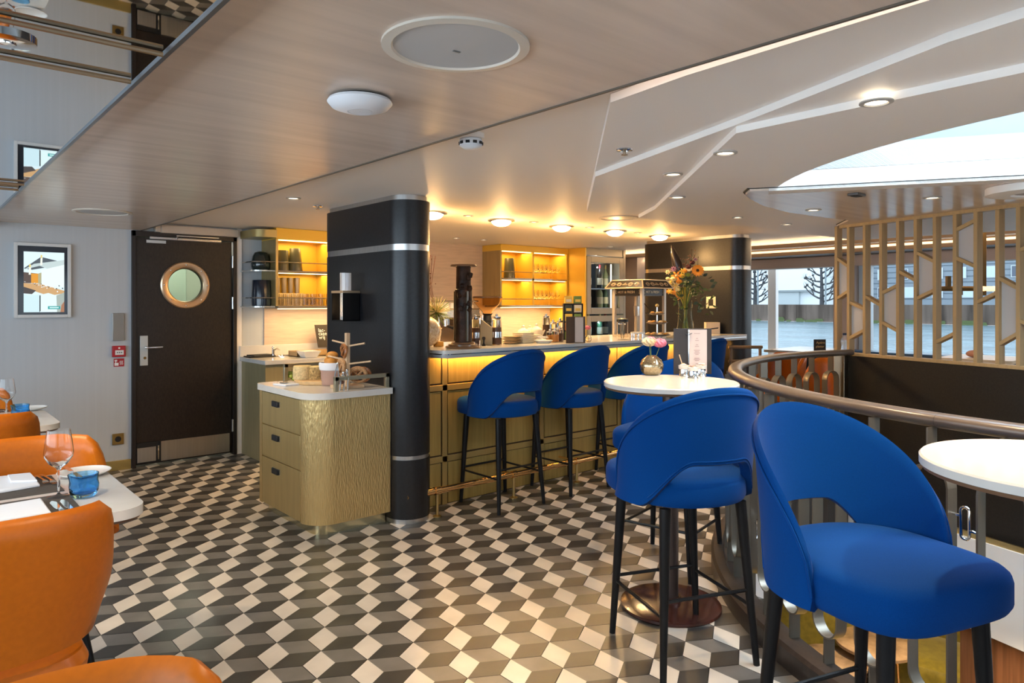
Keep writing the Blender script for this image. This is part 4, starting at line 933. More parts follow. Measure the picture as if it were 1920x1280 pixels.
MB().lathe([(.085,0),(.085,.004),(.07,.006),(.068,.002),(.001,.001)], (q[0]+.05, q[1], CT), 28).build('basin_rim', CHROME, t)
m = MB().tube([(q[0]-.06, q[1], CT), (q[0]-.06, q[1], CT+.07)], .012, 12); m.tube([(q[0]-.06, q[1], CT+.06), (q[0]-.02, q[1], CT+.075), (q[0], q[1], CT+.055)], .008, 8); m.ball((q[0]-.06, q[1], CT+.085), .014); m.build('spout', CHROME, t)
WB = M('tray_wood', (.42,.27,.12), .55, noise=((40,4,40), .2))
def wtray(label, cx, cy, sx, sy, h, z=CT, group=None):
    t = thing('wooden_tray', label, 'tray', (cx, cy, z), 0, 'wooden trays on the back counter'); m = MB()
    m.box((cx-sx/2, cy-sy/2, z), (cx+sx/2, cy+sy/2, z+.008)); m.box((cx-sx/2, cy-sy/2, z), (cx+sx/2, cy-sy/2+.01, z+h)).box((cx-sx/2, cy+sy/2-.01, z), (cx+sx/2, cy+sy/2, z+h)).box((cx-sx/2, cy-sy/2, z), (cx-sx/2+.01, cy+sy/2, z+h)).box((cx+sx/2-.01, cy-sy/2, z), (cx+sx/2, cy+sy/2, z+h)); m.build('tray_box', WB, t, bevel=.001); return t
q = PZ(575, 664, CT); wtray('low wooden tray on the back counter behind the white bowl', q[0]-.02, 6.29, .40, .20, .05)
q2 = PZ(605, 658, CT); wtray('wooden block tray under the lactose sign by the pillar', q2[0]+.12, 6.49, .38, .14, .06)
q = PZ(597, 672, CT); t = thing('square_bowl', 'white square tapered bowl on the back counter next to the pillar', 'bowl', q)
m = MB(); s0_, s1_ = .055, .085; cx, cy = q[0], 6.10
m.rings([[(cx+x*s, cy+y*s, CT+z) for x, y in ((-1,-1),(1,-1),(1,1),(-1,1))] for s, z in ((s0_,0),(s1_,.06),(s1_-.006,.06),(s0_-.004,.008))]); m.build('bowl_body', PORC, t, bevel=.004); t.location = (cx, cy, CT)
for ch in t.children: ch.data.transform(Matrix.Translation((q[0]-cx, q[1]-cy, 0)))
q = PV(592, 640, 6.45); t = thing('chalk_sign', 'slanted black sign with white handwritten allergy words beside the pillar', 'sign', (q[0]+.12, 6.45, .965))
m = MB(); sx = q[0]; tilt = .035
m.add([(sx+.025, 6.44, .962), (sx+.32, 6.44, .962), (sx+.30, 6.47, 1.185), (sx, 6.47, 1.185), (sx+.025, 6.452, .962), (sx+.32, 6.452, .962), (sx+.30, 6.482, 1.185), (sx, 6.482, 1.185)], [(0,1,2,3),(7,6,5,4),(0,4,5,1),(1,5,6,2),(2,6,7,3),(3,7,4,0)]); m.build('board', M('board_black', (.03,.022,.015), .5), t)
def text(name, s, loc, size, mat, parent, rot=(PI/2, 0, 0), align='LEFT', ext=.0006, xs=1.0):
    c = bpy.data.curves.new(name, 'FONT'); c.body = s; c.size = size; c.align_x = align; c.extrude = ext; c.resolution_u = 2
    o = bpy.data.objects.new(name, c); C.objects.link(o); bpy.context.view_layer.update()
    dg = bpy.context.evaluated_depsgraph_get(); me = bpy.data.meshes.new_from_object(o.evaluated_get(dg)); bpy.data.objects.remove(o, do_unlink=True)
    me.materials.clear(); me.materials.append(mat); me.transform(Matrix.Diagonal((xs, 1, 1, 1)))
    Mx = Matrix.Translation(loc) @ (Matrix.Rotation(rot[2], 4, 'Z') @ Matrix.Rotation(rot[1], 4, 'Y') @ Matrix.Rotation(rot[0], 4, 'X'))
    me.transform(Mx)
    o = bpy.data.objects.new(name, me); C.objects.link(o)
    if parent is not None:
        me.transform((Matrix.Translation(parent.location) @ parent.rotation_euler.to_matrix().to_4x4()).inverted()); o.parent = parent
    return o
CHALK = M('chalk_white', (.85,.83,.78), .7)
for s_, z, dx in (('lac-', 1.115, .030), ('caseine', 1.082, .030), ('vrij', 1.045, .034)): text('lettering', s_, (sx+dx, 6.4372+.135*(z-.962), z), .052, CHALK, t, rot=(R(83), 0, 0))

# ================================================================ FOOD ON THE DRAWER CABINET
KT = .8665
q = PZ(606, 719, KT); t = thing('cheese_board', 'round wooden board under two cheeses on the cabinet top', 'board', q)
BW = M('board_wood', (.60,.38,.17), .5, noise=((5,40,40), .15)); bc_ = (q[0]+.02, q[1]+.07)
MB().lathe([(.001,0),(.17,0),(.175,.006),(.175,.022),(.17,.027),(.001,.027)], (bc_[0], bc_[1], KT), 40, cap=False).build('board_disc', BW, t); t.location = (bc_[0], bc_[1], KT)
for ch in t.children: ch.data.transform(Matrix.Translation((q[0]-bc_[0], q[1]-bc_[1], 0)))
def cheese(label, px, py, r, h, mat, rind):
    q = PZ(px, py, KT+.0275); t = thing('cheese', label, 'cheese', q, 0, 'cheeses on the board')
    MB().lathe([(.001,0),(r*.97,0),(r,.008),(r*.98,h-.012),(r*.93,h-.004)], q, 28, cap=False).build('rind', rind, t); MB().lathe([(r*.94,h-.006),(r*.9,h),(.001,h-.002)], q, 28, cap=False).build('cheese_top', mat, t)
CH1 = M('cheese_pale', (.75,.56,.24), .5, noise=((60,60,60), .12)); CHR = M('cheese_rind', (.62,.47,.24), .8, noise=((80,80,80), .3), bump=((150,150,150), .6, .002)); CHR2 = M('cheese_blue_rind', (.42,.27,.10), .8, noise=((70,70,70), .6), bump=((120,120,120), .7, .002))
cheese('pale round cheese with light rind next to the grapes', 567, 710, .062, .088, CH1, CHR); cheese('brown mottled cheese on the right of the board', 594, 710, .055, .085, CH1, CHR2)
q = PZ(604, 709, KT+.0275); t = thing('pickle_bowl', 'small black dip bowl at the right end of the cheese board', 'bowl', q); MB().lathe([(.001,0),(.03,0),(.036,.02),(.034,.04),(.03,.04),(.026,.02),(.001,.012)], q, 20, cap=False).build('bowl_body', BLACK, t)
GR = M('grape_green', (.42,.50,.08), .15, trans=.2); q = PZ(546, 713, KT)
t = thing('grapes', 'bunch of green grapes at the left edge of the cheese board', 'grapes', q); random.seed(5); gb = None
for k in range(15):
    l = k//6; rr_ = (.034, .026, .012)[min(l, 2)]; a = k*2.4; x, y, z = q[0]+rr_*math.cos(a), q[1]+rr_*math.sin(a), q[2]+.012+l*.019+.003*random.random()
    MB().ball((x, y, z), (.0125, .0125, .0135), 12, 8).build('grape', GR, t)
MB().tube([(q[0], q[1], q[2]+.02), (q[0]+.006, q[1], q[2]+.078)], .002, 6).build('stem', M('stem_brown', (.2,.15,.05), .7), t)
q = PZ(548, 720, KT); t = thing('napkin_stack', 'folded white napkin with serving forks on the cabinet top', 'napkin', q)
MB().obox((q[0], q[1], KT+.005), (.20, .14, .010), R(12)).build('napkin_fold', LINEN, t, bevel=.003)
def cutlery(name, label, p, q_, z, kind, group, mat=CHROME):
    a, b = Vector(p[:2]), Vector(q_[:2]); d = (b-a).normalized(); s_ = Vector((-d.y, d.x)); L = (b-a).length
    t = thing(name, label, 'cutlery', (a.x, a.y, z), 0, group)
    def strip(pts, nm, th=.0022):
        m = MB(); rings = []
        for f, w_, hz in pts: c = a+d*L*f; rings.append([(c.x+s_.x*w_, c.y+s_.y*w_, z+hz), (c.x-s_.x*w_, c.y-s_.y*w_, z+hz), (c.x-s_.x*w_, c.y-s_.y*w_, z+hz+th), (c.x+s_.x*w_, c.y+s_.y*w_, z+hz+th)])
        m.rings(rings).build(nm, mat, t, bevel=.0005)
    if kind == 'knife':
        strip([(0,.0075,0),(.1,.0085,.001),(.40,.0065,.001),(.43,.006,.001)], 'handle', .006); strip([(.43,.005,.001),(.55,.010,.001),(.9,.010,.001),(1,.002,.001)], 'blade', .0015)
    else:
        strip([(0,.008,0),(.3,.004,.004),(.62,.003,.005),(.70,.008,.004),(.78,.0105,.001)], 'handle')
        if kind == 'fork':
            for k in range(4):
                o = -.009+.006*k; m = MB(); rings = []
                for f, hz in ((.77,.001),(.9,.002),(1,.007)): c = a+d*L*f+s_*o; rings.append([(c.x+s_.x*.0013, c.y+s_.y*.0013, z+hz), (c.x-s_.x*.0013, c.y-s_.y*.0013, z+hz), (c.x-s_.x*.0013, c.y-s_.y*.0013, z+hz+.002), (c.x+s_.x*.0013, c.y+s_.y*.0013, z+hz+.002)])
                m.rings(rings).build('tine', mat, t)
        else:
            c = a+d*L*.88; m = MB().ball((0,0,0), (.030, .019, .005), 16, 8); m.xf(Matrix.Translation((c.x, c.y, z+.006)) @ Matrix.Rotation(math.atan2(d.y, d.x), 4, 'Z')); m.build('bowl', mat, t)
    return t
cutlery('serving_fork', 'serving fork lying on the folded napkin on the cabinet, nearer to the cheese', (q[0]+.07, q[1]+.03), (q[0]-.08, q[1]+.045), KT+.0105, 'fork', 'serving cutlery on the cabinet'); cutlery('serving_spoon', 'serving spoon lying on the folded napkin on the cabinet, nearer to the edge', (q[0]+.07, q[1]-.03), (q[0]-.08, q[1]-.015), KT+.0105, 'spoon', 'serving cutlery on the cabinet')
# bread bag and rolls
q = PZ(627, 723, KT); q = (q[0]+.02, q[1]+.06, KT); t = thing('bread_bag', 'mauve cloth bread bag with a folded white rim on the cabinet top', 'basket', q)
random.seed(11); prof = [(.068,0),(.075,.01),(.074,.03),(.078,.05),(.074,.07),(.079,.095),(.076,.105)]
m = MB(); rings = []
for r_, z in prof: rings.append([(q[0]+(r_+.003*math.sin(5*a+z*90))*math.cos(a), q[1]+(r_+.003*math.sin(5*a+z*90))*math.sin(a), KT+z) for a in [2*PI*k/36 for k in range(36)]])
m.rings(rings).build('bag', M('mauve_cloth', (.40,.245,.19), .8, bump=((80,80,80), .3, .002)), t)
m = MB(); rings = [[(q[0]+r_*math.cos(a), q[1]+r_*math.sin(a), KT+z) for a in [2*PI*k/36 for k in range(36)]] for r_, z in ((.080,.098),(.086,.102),(.090,.135),(.086,.148),(.078,.146),(.074,.12))]; m.rings(rings, True, False).build('rim', LINEN, t)
RB = M('bread_crust', (.62,.27,.05), .5, noise=((30,30,30), .3), bump=((60,60,60), .4, .003)); random.seed(2)
for k, (x, y, z, s_, ps) in enumerate(((-.03,-.03,.150,.036,'front left'), (.03,-.02,.153,.034,'front right'), (0,.035,.155,.036,'rear'), (-.005,0,.192,.034,'topmost'))):
    o = MB().ball((q[0]+x, q[1]+y, KT+z), (s_*1.2, s_, s_*.8), 14, 10).build('bread_roll', RB); tag(o, 'golden bread roll, %s one in the mauve bread bag' % ps, 'bread', 'rolls in the bread bag')
# pretzel stand
q = PZ(657, 728, KT); q = (q[0], q[1]+.04, KT); PW = M('peg_wood', (.62,.42,.25), .5, noise=((40,40,4), .12)); t = thing('pretzel_stand', 'wooden post stand with four pegs for pretzels on the cabinet top', 'stand', q)
MB().obox((q[0], q[1], KT+.010), (.17, .13, .020)).build('base', PW, t, bevel=.003); hz = .335
MB().obox((q[0], q[1], KT+.02+hz/2-.01), (.026, .026, hz)).build('post', PW, t, bevel=.002)
vw = Vector((.7532, -.6578)); 
pegs = [(.275, -1, .55, .12), (.262, 1, 0, .12), (.175, -1, .35, .155), (.15, 1, 0, .16)]
ends = []
for k, (z, sg_, back, L) in enumerate(pegs):
    d = (vw*sg_+Vector((.6578, .7532))*(.5 if sg_ < 0 else -.25)).normalized(); e_ = Vector((q[0], q[1], KT+z))+Vector((d.x*L, d.y*L, .02)); MB().tube([Vector((q[0], q[1], KT+z)), e_], .0058, 10).build('peg', PW, t); ends.append((Vector((q[0], q[1], KT+z)), e_))
PRZ = M('pretzel_brown', (.36,.13,.035), .35, noise=((60,60,60), .4), coat=.3); PRS = M('pretzel_seeded', (.50,.27,.12), .6, noise=((150,150,150), .5), bump=((200,200,200), .6, .002))
def pretzel(c, s_, mat, rz, label, tilt=0):
    m = MB(); m.tube([Vector((s_*1.05*math.sin(a), .004*math.sin(2*a), s_*.85*math.cos(a))) for a in [2*PI*k/32 for k in range(32)]], [s_*.17*(1.25+.45*math.cos(2*PI*k/32)) for k in range(32)], 9, closed=True)
    for sg in (-1, 1): m.tube([Vector((sg*s_*.75, sg*.006, -s_*.55)), Vector((sg*s_*.25, sg*.010, -s_*.25)), Vector((-sg*s_*.05, sg*.008, .0)), Vector((-sg*s_*.40, sg*.008, s_*.35)), Vector((-sg*s_*.62, 0, s_*.62))], s_*.13, 8)
    m.xf(Matrix.Translation(c) @ Matrix.Rotation(rz, 4, 'Z') @ Matrix.Rotation(tilt, 4, 'X'))
    o = m.build('pretzel', mat); tag(o, label, 'pretzel', 'pretzels on the wooden stand'); return o
A1 = math.atan2(vw.y, vw.x)
l0 = ends[0][0]+(ends[0][1]-ends[0][0])*.22; l2 = ends[2][0]+(ends[2][1]-ends[2][0])*.3
pretzel(l0-Vector((0,0,.052)), .046, PRZ, A1+PI/2+.5, 'smooth dark brown pretzel on the top left peg'); pretzel(l2-Vector((0,0,.058)), .054, PRS, A1+PI/2+.5, 'seeded pretzel hanging from the lower left peg')
pretzel(Vector((q[0], q[1], KT+.075))+Vector((vw.x*.055, vw.y*.055, 0))+Vector((.03,.035,0)), .052, PRS, A1, 'seeded pretzel ring leaning behind the post, low right', .15)
pretzel(Vector((q[0], q[1], KT+.072))+Vector((vw.x*.075, vw.y*.075, 0))+Vector((.05,.06,0)), .050, PRZ, A1+.3, 'brown pretzel behind the seeded one, low right', .2)
# tongs
for k, (px, lab) in enumerate(((632, 'bread tongs leaning nearest on the bread bag, tip up'), (643, 'bread tongs standing in the middle beside the bag'), (650, 'bread tongs standing closest to the pretzel post'))):
    b = PZ(px-2, 733, KT); t = thing('bread_tongs', lab, 'tongs', b, 0, 'bread tongs by the bag'); hh = (.165, .11, .125)[k]
    for sgn in (-1, 1): MB().band([(b[0]+sgn*.014, b[1], KT+.002), (b[0]+sgn*.012+.01, b[1]+.01, KT+hh*.6), (b[0]+.02, b[1]+.02, KT+hh)], .012, .002, (0,1,0)).build('arm', CHROME, t)
    MB().ball((b[0]+.02, b[1]+.02, KT+hh), .008).build('hinge', CHROME, t)
# ================================================================ THINGS ON THE BAR
BT = 1.0905
def onbar(px, D):
    r = PR(px, 600); return (r[0]*D, r[1]*D, BT)
DKB = M('dark_bronze_wood', (.050,.020,.009), .5, noise=((14,14,14), .8), bump=((30,30,30), .8, .008), spec=.3)
q = PZ(869, 652, BT); t = thing('beer_tower', 'tall dark carved beer tap tower with a flat disc top standing on the bar', 'beer tap', q)
MB().lathe([(.001,0),(.125,0),(.127,.008),(.122,.014),(.105,.016),(.103,.026),(.085,.030),(.08,.040),(.06,.043)], q, 40, cap=False).build('stepped_base', M('base_walnut', (.18,.09,.04), .2, coat=.6), t)
MB().lathe([(.060,.04),(.060,.40),(.052,.405),(.050,.55),(.055,.56)], q, 24, cap=False).build('column', DKB, t)
for k in range(3): a = .3+k*2.1; MB().tube([(q[0]+.058*math.cos(a), q[1]+.058*math.sin(a), q[2]+.05), (q[0]+.058*math.cos(a), q[1]+.058*math.sin(a), q[2]+.39)], .010, 8).build('rib', M('rib_olive', (.09,.065,.03), .3, coat=.4), t)
MB().lathe([(.05,.556),(.090,.560),(.092,.568),(.088,.574),(.001,.575)], q, 40, cap=False).build('disc_top', M('base_walnut'), t)
random.seed(4)
for k in range(11):
    px_, pz_ = random.uniform(-.03, .055), random.uniform(.24, .54); c = Vector(q)+Vector((vw.x*px_, vw.y*px_, pz_))+Vector((-.6578*.05, -.7532*.05, 0))
    MB().obox(c, (.030, .026, .036), random.random()*3, random.random()).build('carved_knob', DKB, t, bevel=.006)
q = PZ(796, 651, BT); q = (2.80, 4.02, BT); t = thing('glass_ball', 'speckled amber glass ball half hidden behind the black pillar on the bar', 'sculpture', q)
q = PZ(799, 650, BT); t.location = q
MB().ball((q[0], q[1], q[2]+.108), .108, 28, 18).build('ball', M('speckled_glass', (.62,.42,.22), .18, noise=((70,70,70), .0), col2=(.90,.78,.55), coat=.6), t)
q = onbar(818, 5.35); t = thing('plant_pot', 'spiky green allium plant in a clear glass on the bar beside the pillar', 'plant', q)
MB().lathe([(.03,0),(.035,.1),(.045,.12)], q, 18, cap=False).build('glass_vase', M('shelf_glassware'), t); random.seed(9)
SP1 = M('spike_green', (.20,.24,.05), .5); SP2 = M('spike_cream', (.80,.66,.35), .5); cc = Vector((q[0], q[1], q[2]+.24)); ms = [MB(), MB()]
for k in range(170):
    d = Vector((random.gauss(0,1), random.gauss(0,1), random.gauss(0,1)+.15)).normalized(); L = random.uniform(.09, .145); w_ = 0 if (d.z < -.1 or random.random() < .35) else 1
    ms[w_].tube([cc+d*.012, cc+d*L*.9, cc+d*L], [.0022, .0018, .0032 if w_ else .001], 5)
tag(ms[0].build('green_spike', SP1, t), kind='stuff'); tag(ms[1].build('cream_spike', SP2, t), kind='stuff'); MB().tube([(q[0],q[1],q[2]+.01), cc], .005, 8).build('stem', SP1, t)
for k in range(3): 
    p0_ = Vector((q[0]-.02+.01*k, q[1], q[2]+.2)); MB().tube([p0_, p0_+Vector((-.03,.02,.25)), p0_+Vector((-.035+.02*k,.02,.47))], .002, 5).build('twig', M('twig_red', (.18,.04,.02), .6), t)
random.seed(8); m = MB()
for k in range(26): z = random.uniform(.2,.47); m.ball((q[0]-.045+random.gauss(0,.014), q[1]+.02, q[2]+.2+z), .0045, 6, 5)
tag(m.build('red_berry', M('twig_red'), t), kind='stuff')
# espresso machine on the back counter
e0 = PV(806, 640, 6.25); e1 = PV(864, 640, 6.25); ex0, ex1 = e0[0]-.05, e1[0]+.18
t = thing('espresso_machine', 'chrome espresso machine with cups on top behind the beer tower', 'coffee machine', ((ex0+ex1)/2, 6.3, CT)); STB = M('machine_steel', (.66,.54,.40), .2, metal=.9)
MB().box((ex0, 6.12, CT+.33), (ex1, 6.5, CT+.44)).build('head', STB, t, bevel=.015); MB().box((ex0+.04, 6.30, CT+.06), (ex1-.04, 6.5, CT+.33)).build('body', M('machine_back', (.30,.19,.11), .25, metal=.8), t, bevel=.01)
MB().box((ex0, 6.05, CT+.02), (ex1, 6.5, CT+.09)).build('drip_tray', STB, t, bevel=.01)
for x in (ex0+.06, ex1-.06): MB().box((x-.02, 6.1, CT), (x+.02, 6.46, CT+.03)).build('foot', BLACK, t)
for k in range(3):
    x = ex0+.2+k*.24; MB().tube([(x, 6.16, CT+.33), (x, 6.16, CT+.25)], .035, 14).build('group_head', CHROME, t); MB().tube([(x, 6.16, CT+.255), (x-.02, 6.0, CT+.235)], [.012, .017], 10).build('portafilter', BLACK, t)
for x in (ex0+.03, ex1-.03): MB().tube([(x, 6.12, CT+.36), (x, 6.06, CT+.36), (x, 6.05, CT+.2)], .006, 8).build('steam_wand', CHROME, t)
MB().box((ex0+.10, 6.115, CT+.36), (ex0+.16, 6.12, CT+.42)).build('dial_plate', STB, t); MB().tube([(ex0+.3, 6.12, CT+.385), (ex0+.3, 6.10, CT+.385)], .022, 16).build('pressure_dial', PORC, t)
MB().tube([(ex0+.02, 6.14, CT+.52), (ex1-.02, 6.14, CT+.52)], .006, 8).build('cup_rail', CHROME, t)
cp = None
for r_ in range(2):
    for k in range(7):
        loc = (ex0+.08+k*(ex1-ex0-.16)/6, 6.22+.16*r_, CT+.4405); lb = 'white cup upside down on the espresso machine, %s in the %s row' % (['first', 'second', 'third', 'fourth', 'fifth', 'sixth', 'last'][k], ['front', 'back'][r_])
        if cp is None:
            cp = thing('coffee_cup', lb, 'cup', loc, 0, 'cups on the espresso machine'); MB().lathe([(.042,0),(.042,.01),(.030,.055),(.018,.062),(.001,.062)], loc, 16, cap=False).build('cup_body', PORC, cp); MB().tube([(loc[0]+.038, loc[1], loc[2]+.015), (loc[0]+.06, loc[1], loc[2]+.025), (loc[0]+.033, loc[1], loc[2]+.045)], .004, 6).build('cup_handle', PORC, cp)
        else: dup(cp, loc, 0, lb)
# grinder with a glass hopper
q = PD(914, 600, 6.9); q = (q[0], q[1], CT); 
q = (PV(914, 600, 6.16)[0], 6.16, CT); t = thing('coffee_grinder', 'black coffee grinder with wide amber glass hopper beside the yellow shelf', 'coffee grinder', q)
MB().obox((q[0], q[1], CT+.15), (.17, .20, .30)).build('body', BLACK, t, bevel=.02); MB().lathe([(.05,.30),(.045,.36),(.06,.38)], q, 24).build('collar', BLACK, t)
HOP = M('hopper_amber', (1,.80,.52), .02, trans=1, ior=1.15); MB().lathe([(.045,.37),(.07,.41),(.15,.50),(.165,.56),(.16,.56),(.145,.502),(.062,.412),(.04,.375)], q, 32, cap=False).build('hopper', HOP, t); MB().lathe([(.168,.555),(.170,.565),(.165,.575),(.001,.578)], q, 32, cap=False).build('hopper_lid', M('smoke_lid', (.10,.05,.02), .1), t)
MB().tube([(q[0]-.02, q[1]-.1, CT+.26), (q[0]-.02, q[1]-.16, CT+.24)], .03, 12).build('spout', CHROME, t)
def jar(name, label, px, D, r, h, liquid, group, cat='jar', band=False):
    q = onbar(px, D); t = thing(name, label, cat, q, 0, group)
    MB().lathe([(.001,.001),(r,.001),(r,h*.86),(r*.8,h*.9),(r*.8,h*.92)], q, 20, cap=False).build('glass_body', M('shelf_glassware'), t); MB().lathe([(.001,.004),(r*.92,.004),(r*.92,h*.6),(.001,h*.6)], q, 18, cap=False).build('contents', liquid, t)
    MB().lathe([(r*.85,h*.9),(r*.88,h*.92),(r*.88,h*.97),(.001,h)], q, 20, cap=False).build('lid', CHROME, t); MB().ball((q[0], q[1], q[2]+h+.006), .011, 10, 6).build('knob', CHROME, t)
    if band: MB().lathe([(r+.001,h*.25),(r+.002,h*.25),(r+.002,h*.45),(r+.001,h*.45)], q, 20, cap=False).build('band', CHROME, t)
    return t
COF = M('coffee_brown', (.16,.07,.03), .6); AMBJ = M('amber_fill', (.55,.24,.05), .4); DKJ = M('dark_fill', (.10,.05,.03), .5)
jar('canister', 'glass coffee canister with chrome cap right next to the beer tower', 891, 5.15, .032, .21, COF, 'canisters on the bar', 'canister', True); jar('canister', 'larger glass canister with chrome top before the grinder', 931, 5.2, .038, .215, COF, 'canisters on the bar', 'canister', True)
q = onbar(912, 5.2); t = thing('knock_box', 'slanted beige stand between the two glass canisters', 'stand', q)
m = MB(); m.add([(q[0]+vw.x*x+dx*.6578, q[1]+vw.y*x+dx*.7532, q[2]+z) for dx in (-.03, .03) for x, z in ((-.045,0),(.045,0),(.045,.125),(-.045,.195))], [(0,1,2,3),(7,6,5,4),(0,4,5,1),(1,5,6,2),(2,6,7,3),(3,7,4,0)]); m.build('slanted_panel', M('stand_beige', (.50,.38,.20), .4), t, bevel=.003)
q = onbar(907, 5.05); t = thing('tamper', 'small black coffee tamper standing on the bar', 'tamper', q); MB().lathe([(.001,0),(.014,0),(.013,.01),(.006,.02),(.007,.04),(.014,.055),(.010,.066),(.001,.068)], q, 16, cap=False).build('tamper_body', BLACK, t)
q = onbar(822, 5.0); t = thing('amber_dish', 'small square amber glass dish beside the glass ball', 'dish', q); MB().obox((q[0], q[1], BT+.018), (.055, .055, .036)).build('dish_block', M('amber_dish_glass', (.85,.50,.12), .15, trans=.4), t, bevel=.004)
PL = M('plate_cream', (.78,.68,.48), .3)
def stack(px, D, r, n, h, label, nm='plate', cat='plate', group=None, sq=False, th=None, m_=PL):
    q = onbar(px, D); first = None
    for k in range(n):
        z = BT+k*h; ps = ['bottom', 'second', 'third', 'fourth', 'fifth', 'sixth', 'seventh', 'eighth'][k] if k < n-1 else 'top'
        lb = '%s plate of %s' % (ps, label)
        if first is None:
            first = thing(nm, lb, cat, (q[0], q[1], z), 0, group)
            if sq: MB().obox((q[0], q[1], z+h*.45), (r*2, r*2, h*.85)).build('plate_body', m_, first, bevel=.004)
            else: MB().lathe([(.001,0),(r*.6,0),(r*.97,h*.55),(r,h*.8),(r*.96,h*.8),(r*.58,h*.3),(.001,h*.25)], (q[0], q[1], z), 28, cap=False).build('plate_body', m_, first)
        else: dup(first, (q[0], q[1], z), 0, lb)
stack(958, 5.35, .075, 5, .012, 'the brown rimmed stack left of the teapots', group='brown rimmed plates', m_=M('plate_brown', (.50,.33,.16), .3)); stack(981, 5.45, .060, 7, .012, 'the tall square stack in front of the teapots', group='square plates', sq=True); stack(1000, 5.6, .045, 5, .012, 'the small square stack before the right teapot', group='small square plates', sq=True)
def teapot(px, D, label, r=.048, h=.085, z0=0):
    q = onbar(px, D); q = (q[0], q[1], BT+z0); t = thing('teapot', label, 'teapot', q, 0, 'white teapots on the bar')
    MB().lathe([(.001,0),(r*.7,0),(r,h*.9),(r*.9,h),(r*.6,h*1.12),(.012,h*1.25),(.012,h*1.3),(.014,h*1.42),(.001,h*1.5)], q, 24, cap=False).build('pot_body', M('pot_cream', (.82,.74,.58), .25), t)
    MB().tube([(q[0]+r*.8, q[1]-r*.4, q[2]+h*.5), (q[0]+r*1.3, q[1]-r*.6, q[2]+h*.9)], [.011, .007], 8).build('spout', M('pot_cream'), t)
teapot(981, 5.75, 'white lidded teapot, left of the three behind the plates'); teapot(994, 5.85, 'white lidded teapot in the middle behind the plates'); teapot(1006, 5.8, 'white lidded teapot, right and tallest looking of the three', .05, .095)
q = onbar(1019, 5.45); t = thing('sachet_dish', 'white dish heaped with paper sugar sachets on the bar', 'dish', q); MB().lathe([(.001,0),(.05,0),(.075,.022),(.07,.022),(.045,.006),(.001,.006)], q, 24, cap=False).build('dish_body', PORC, t); random.seed(6)
for k in range(7): MB().obox((q[0]+random.uniform(-.035,.035), q[1]+random.uniform(-.035,.035), BT+.028+k*.004), (.055, .012, .005), random.random()*3, random.uniform(-.3,.3)).build('sachet', M('sachet_white', (.85,.80,.70), .6), t, bevel=.001)
for k, (px, D, h, mt, lb) in enumerate(((1024, 6.0, .205, DKJ, 'tall dark spice jar, leftmost behind the sachet dish'), (1037, 5.9, .155, DKJ, 'glass spice jar just right of the tall dark one'), (1050, 6.0, .165, AMBJ, 'reddish glass jar next to the tea box rack, rear'), (1041, 5.55, .10, AMBJ, 'amber glass jar in front of the spice jars'), (1049, 5.6, .115, DKJ, 'dark glass jar in front, right beside the tea rack'), (1031, 5.65, .085, AMBJ, 'small amber jar in front of the tall dark one'))): jar('spice_jar', lb, px, D, .030, h, mt, 'spice jars on the bar')
# tea rack
q = onbar(1074, 5.95); t = thing('tea_rack', 'black tea box rack on the bar behind the standing menu', 'rack', q); W2, D2, H2 = .150, .11, .30
def loc2(x, y, z): return (q[0]+vw.x*x+.6578*y, q[1]+vw.y*x+.7532*y, q[2]+z)
RZ = A1
m = MB()
for x in (-W2/2-.004, 0, W2/2+.004): m.obox(loc2(x, 0, H2/2), (.006, D2, H2), RZ)
for k in range(5): m.obox(loc2(0, 0, k*H2/4+.003), (W2+.012, D2, .006), RZ)
m.obox(loc2(0, D2/2, H2/2), (W2, .005, H2), RZ); m.build('rack_frame', BLACK, t); first = True
TG = [M('tea_green', (.10,.17,.035), .5), M('tea_cream', (.55,.52,.40), .5), M('tea_orange', (.45,.16,.04), .5), M('tea_yellow', (.55,.38,.06), .5), M('tea_dark', (.03,.035,.02), .4)]
for r_ in range(5):
    for c_ in range(2):
        mt = TG[[0,1,2,0,3,0,4,1,3,0][r_*2+c_]]; cn = ['green','cream','orange','green','yellow','green','dark','cream','yellow','green'][r_*2+c_]; x = (-.5+c_)*(W2/2+.002)*1.0; b = loc2(x, -.01, r_*H2/4+.0065)
        tb = thing('tea_box', '%s tea box, %s, %s of the black tea rack' % (cn, ['left', 'right'][c_], ['bottom row', 'second row', 'third row', 'fourth row', 'on top'][r_]), 'box', b, RZ, 'tea boxes in the rack'); m = MB().box((-.031,-.045,0),(.031,.045,.062)); m.build('carton', mt, tb, world=False, bevel=.001)
        MB().box((-.022,-.0462,.012),(.022,-.0452,.034)).build('front_label', TG[3] if mt is not TG[3] else TG[1], tb, world=False)
def menu(name, label, q, wl, wr_, h, rz, open_ang, matl, page, lines=0, th=.004):
    t = thing(name, label, 'menu', q, rz)
    m = MB(); m.box((-wl, -th, 0), (0, 0, h)); m.xf(Matrix.Rotation(open_ang, 4, 'Z')); m.build('left_cover', matl, t, world=False, bevel=.001)
    m = MB(); m.box((0, -th, 0), (wr_, 0, h)); m.build('right_cover', matl, t, world=False, bevel=.001)
    if page: MB().box((.004, -th-.0025, .006), (wr_*.80, -th-.0005, h-.006)).build('page', page, t, world=False)
    return t
menu('menu_card', 'dark brown upright menu with a pale page on the bar before the tea rack', onbar(1077, 5.45), .085, .085, .205, A1+.05, .55, M('menu_brown', (.10,.055,.03), .5), M('menu_page', (.62,.50,.42), .6))
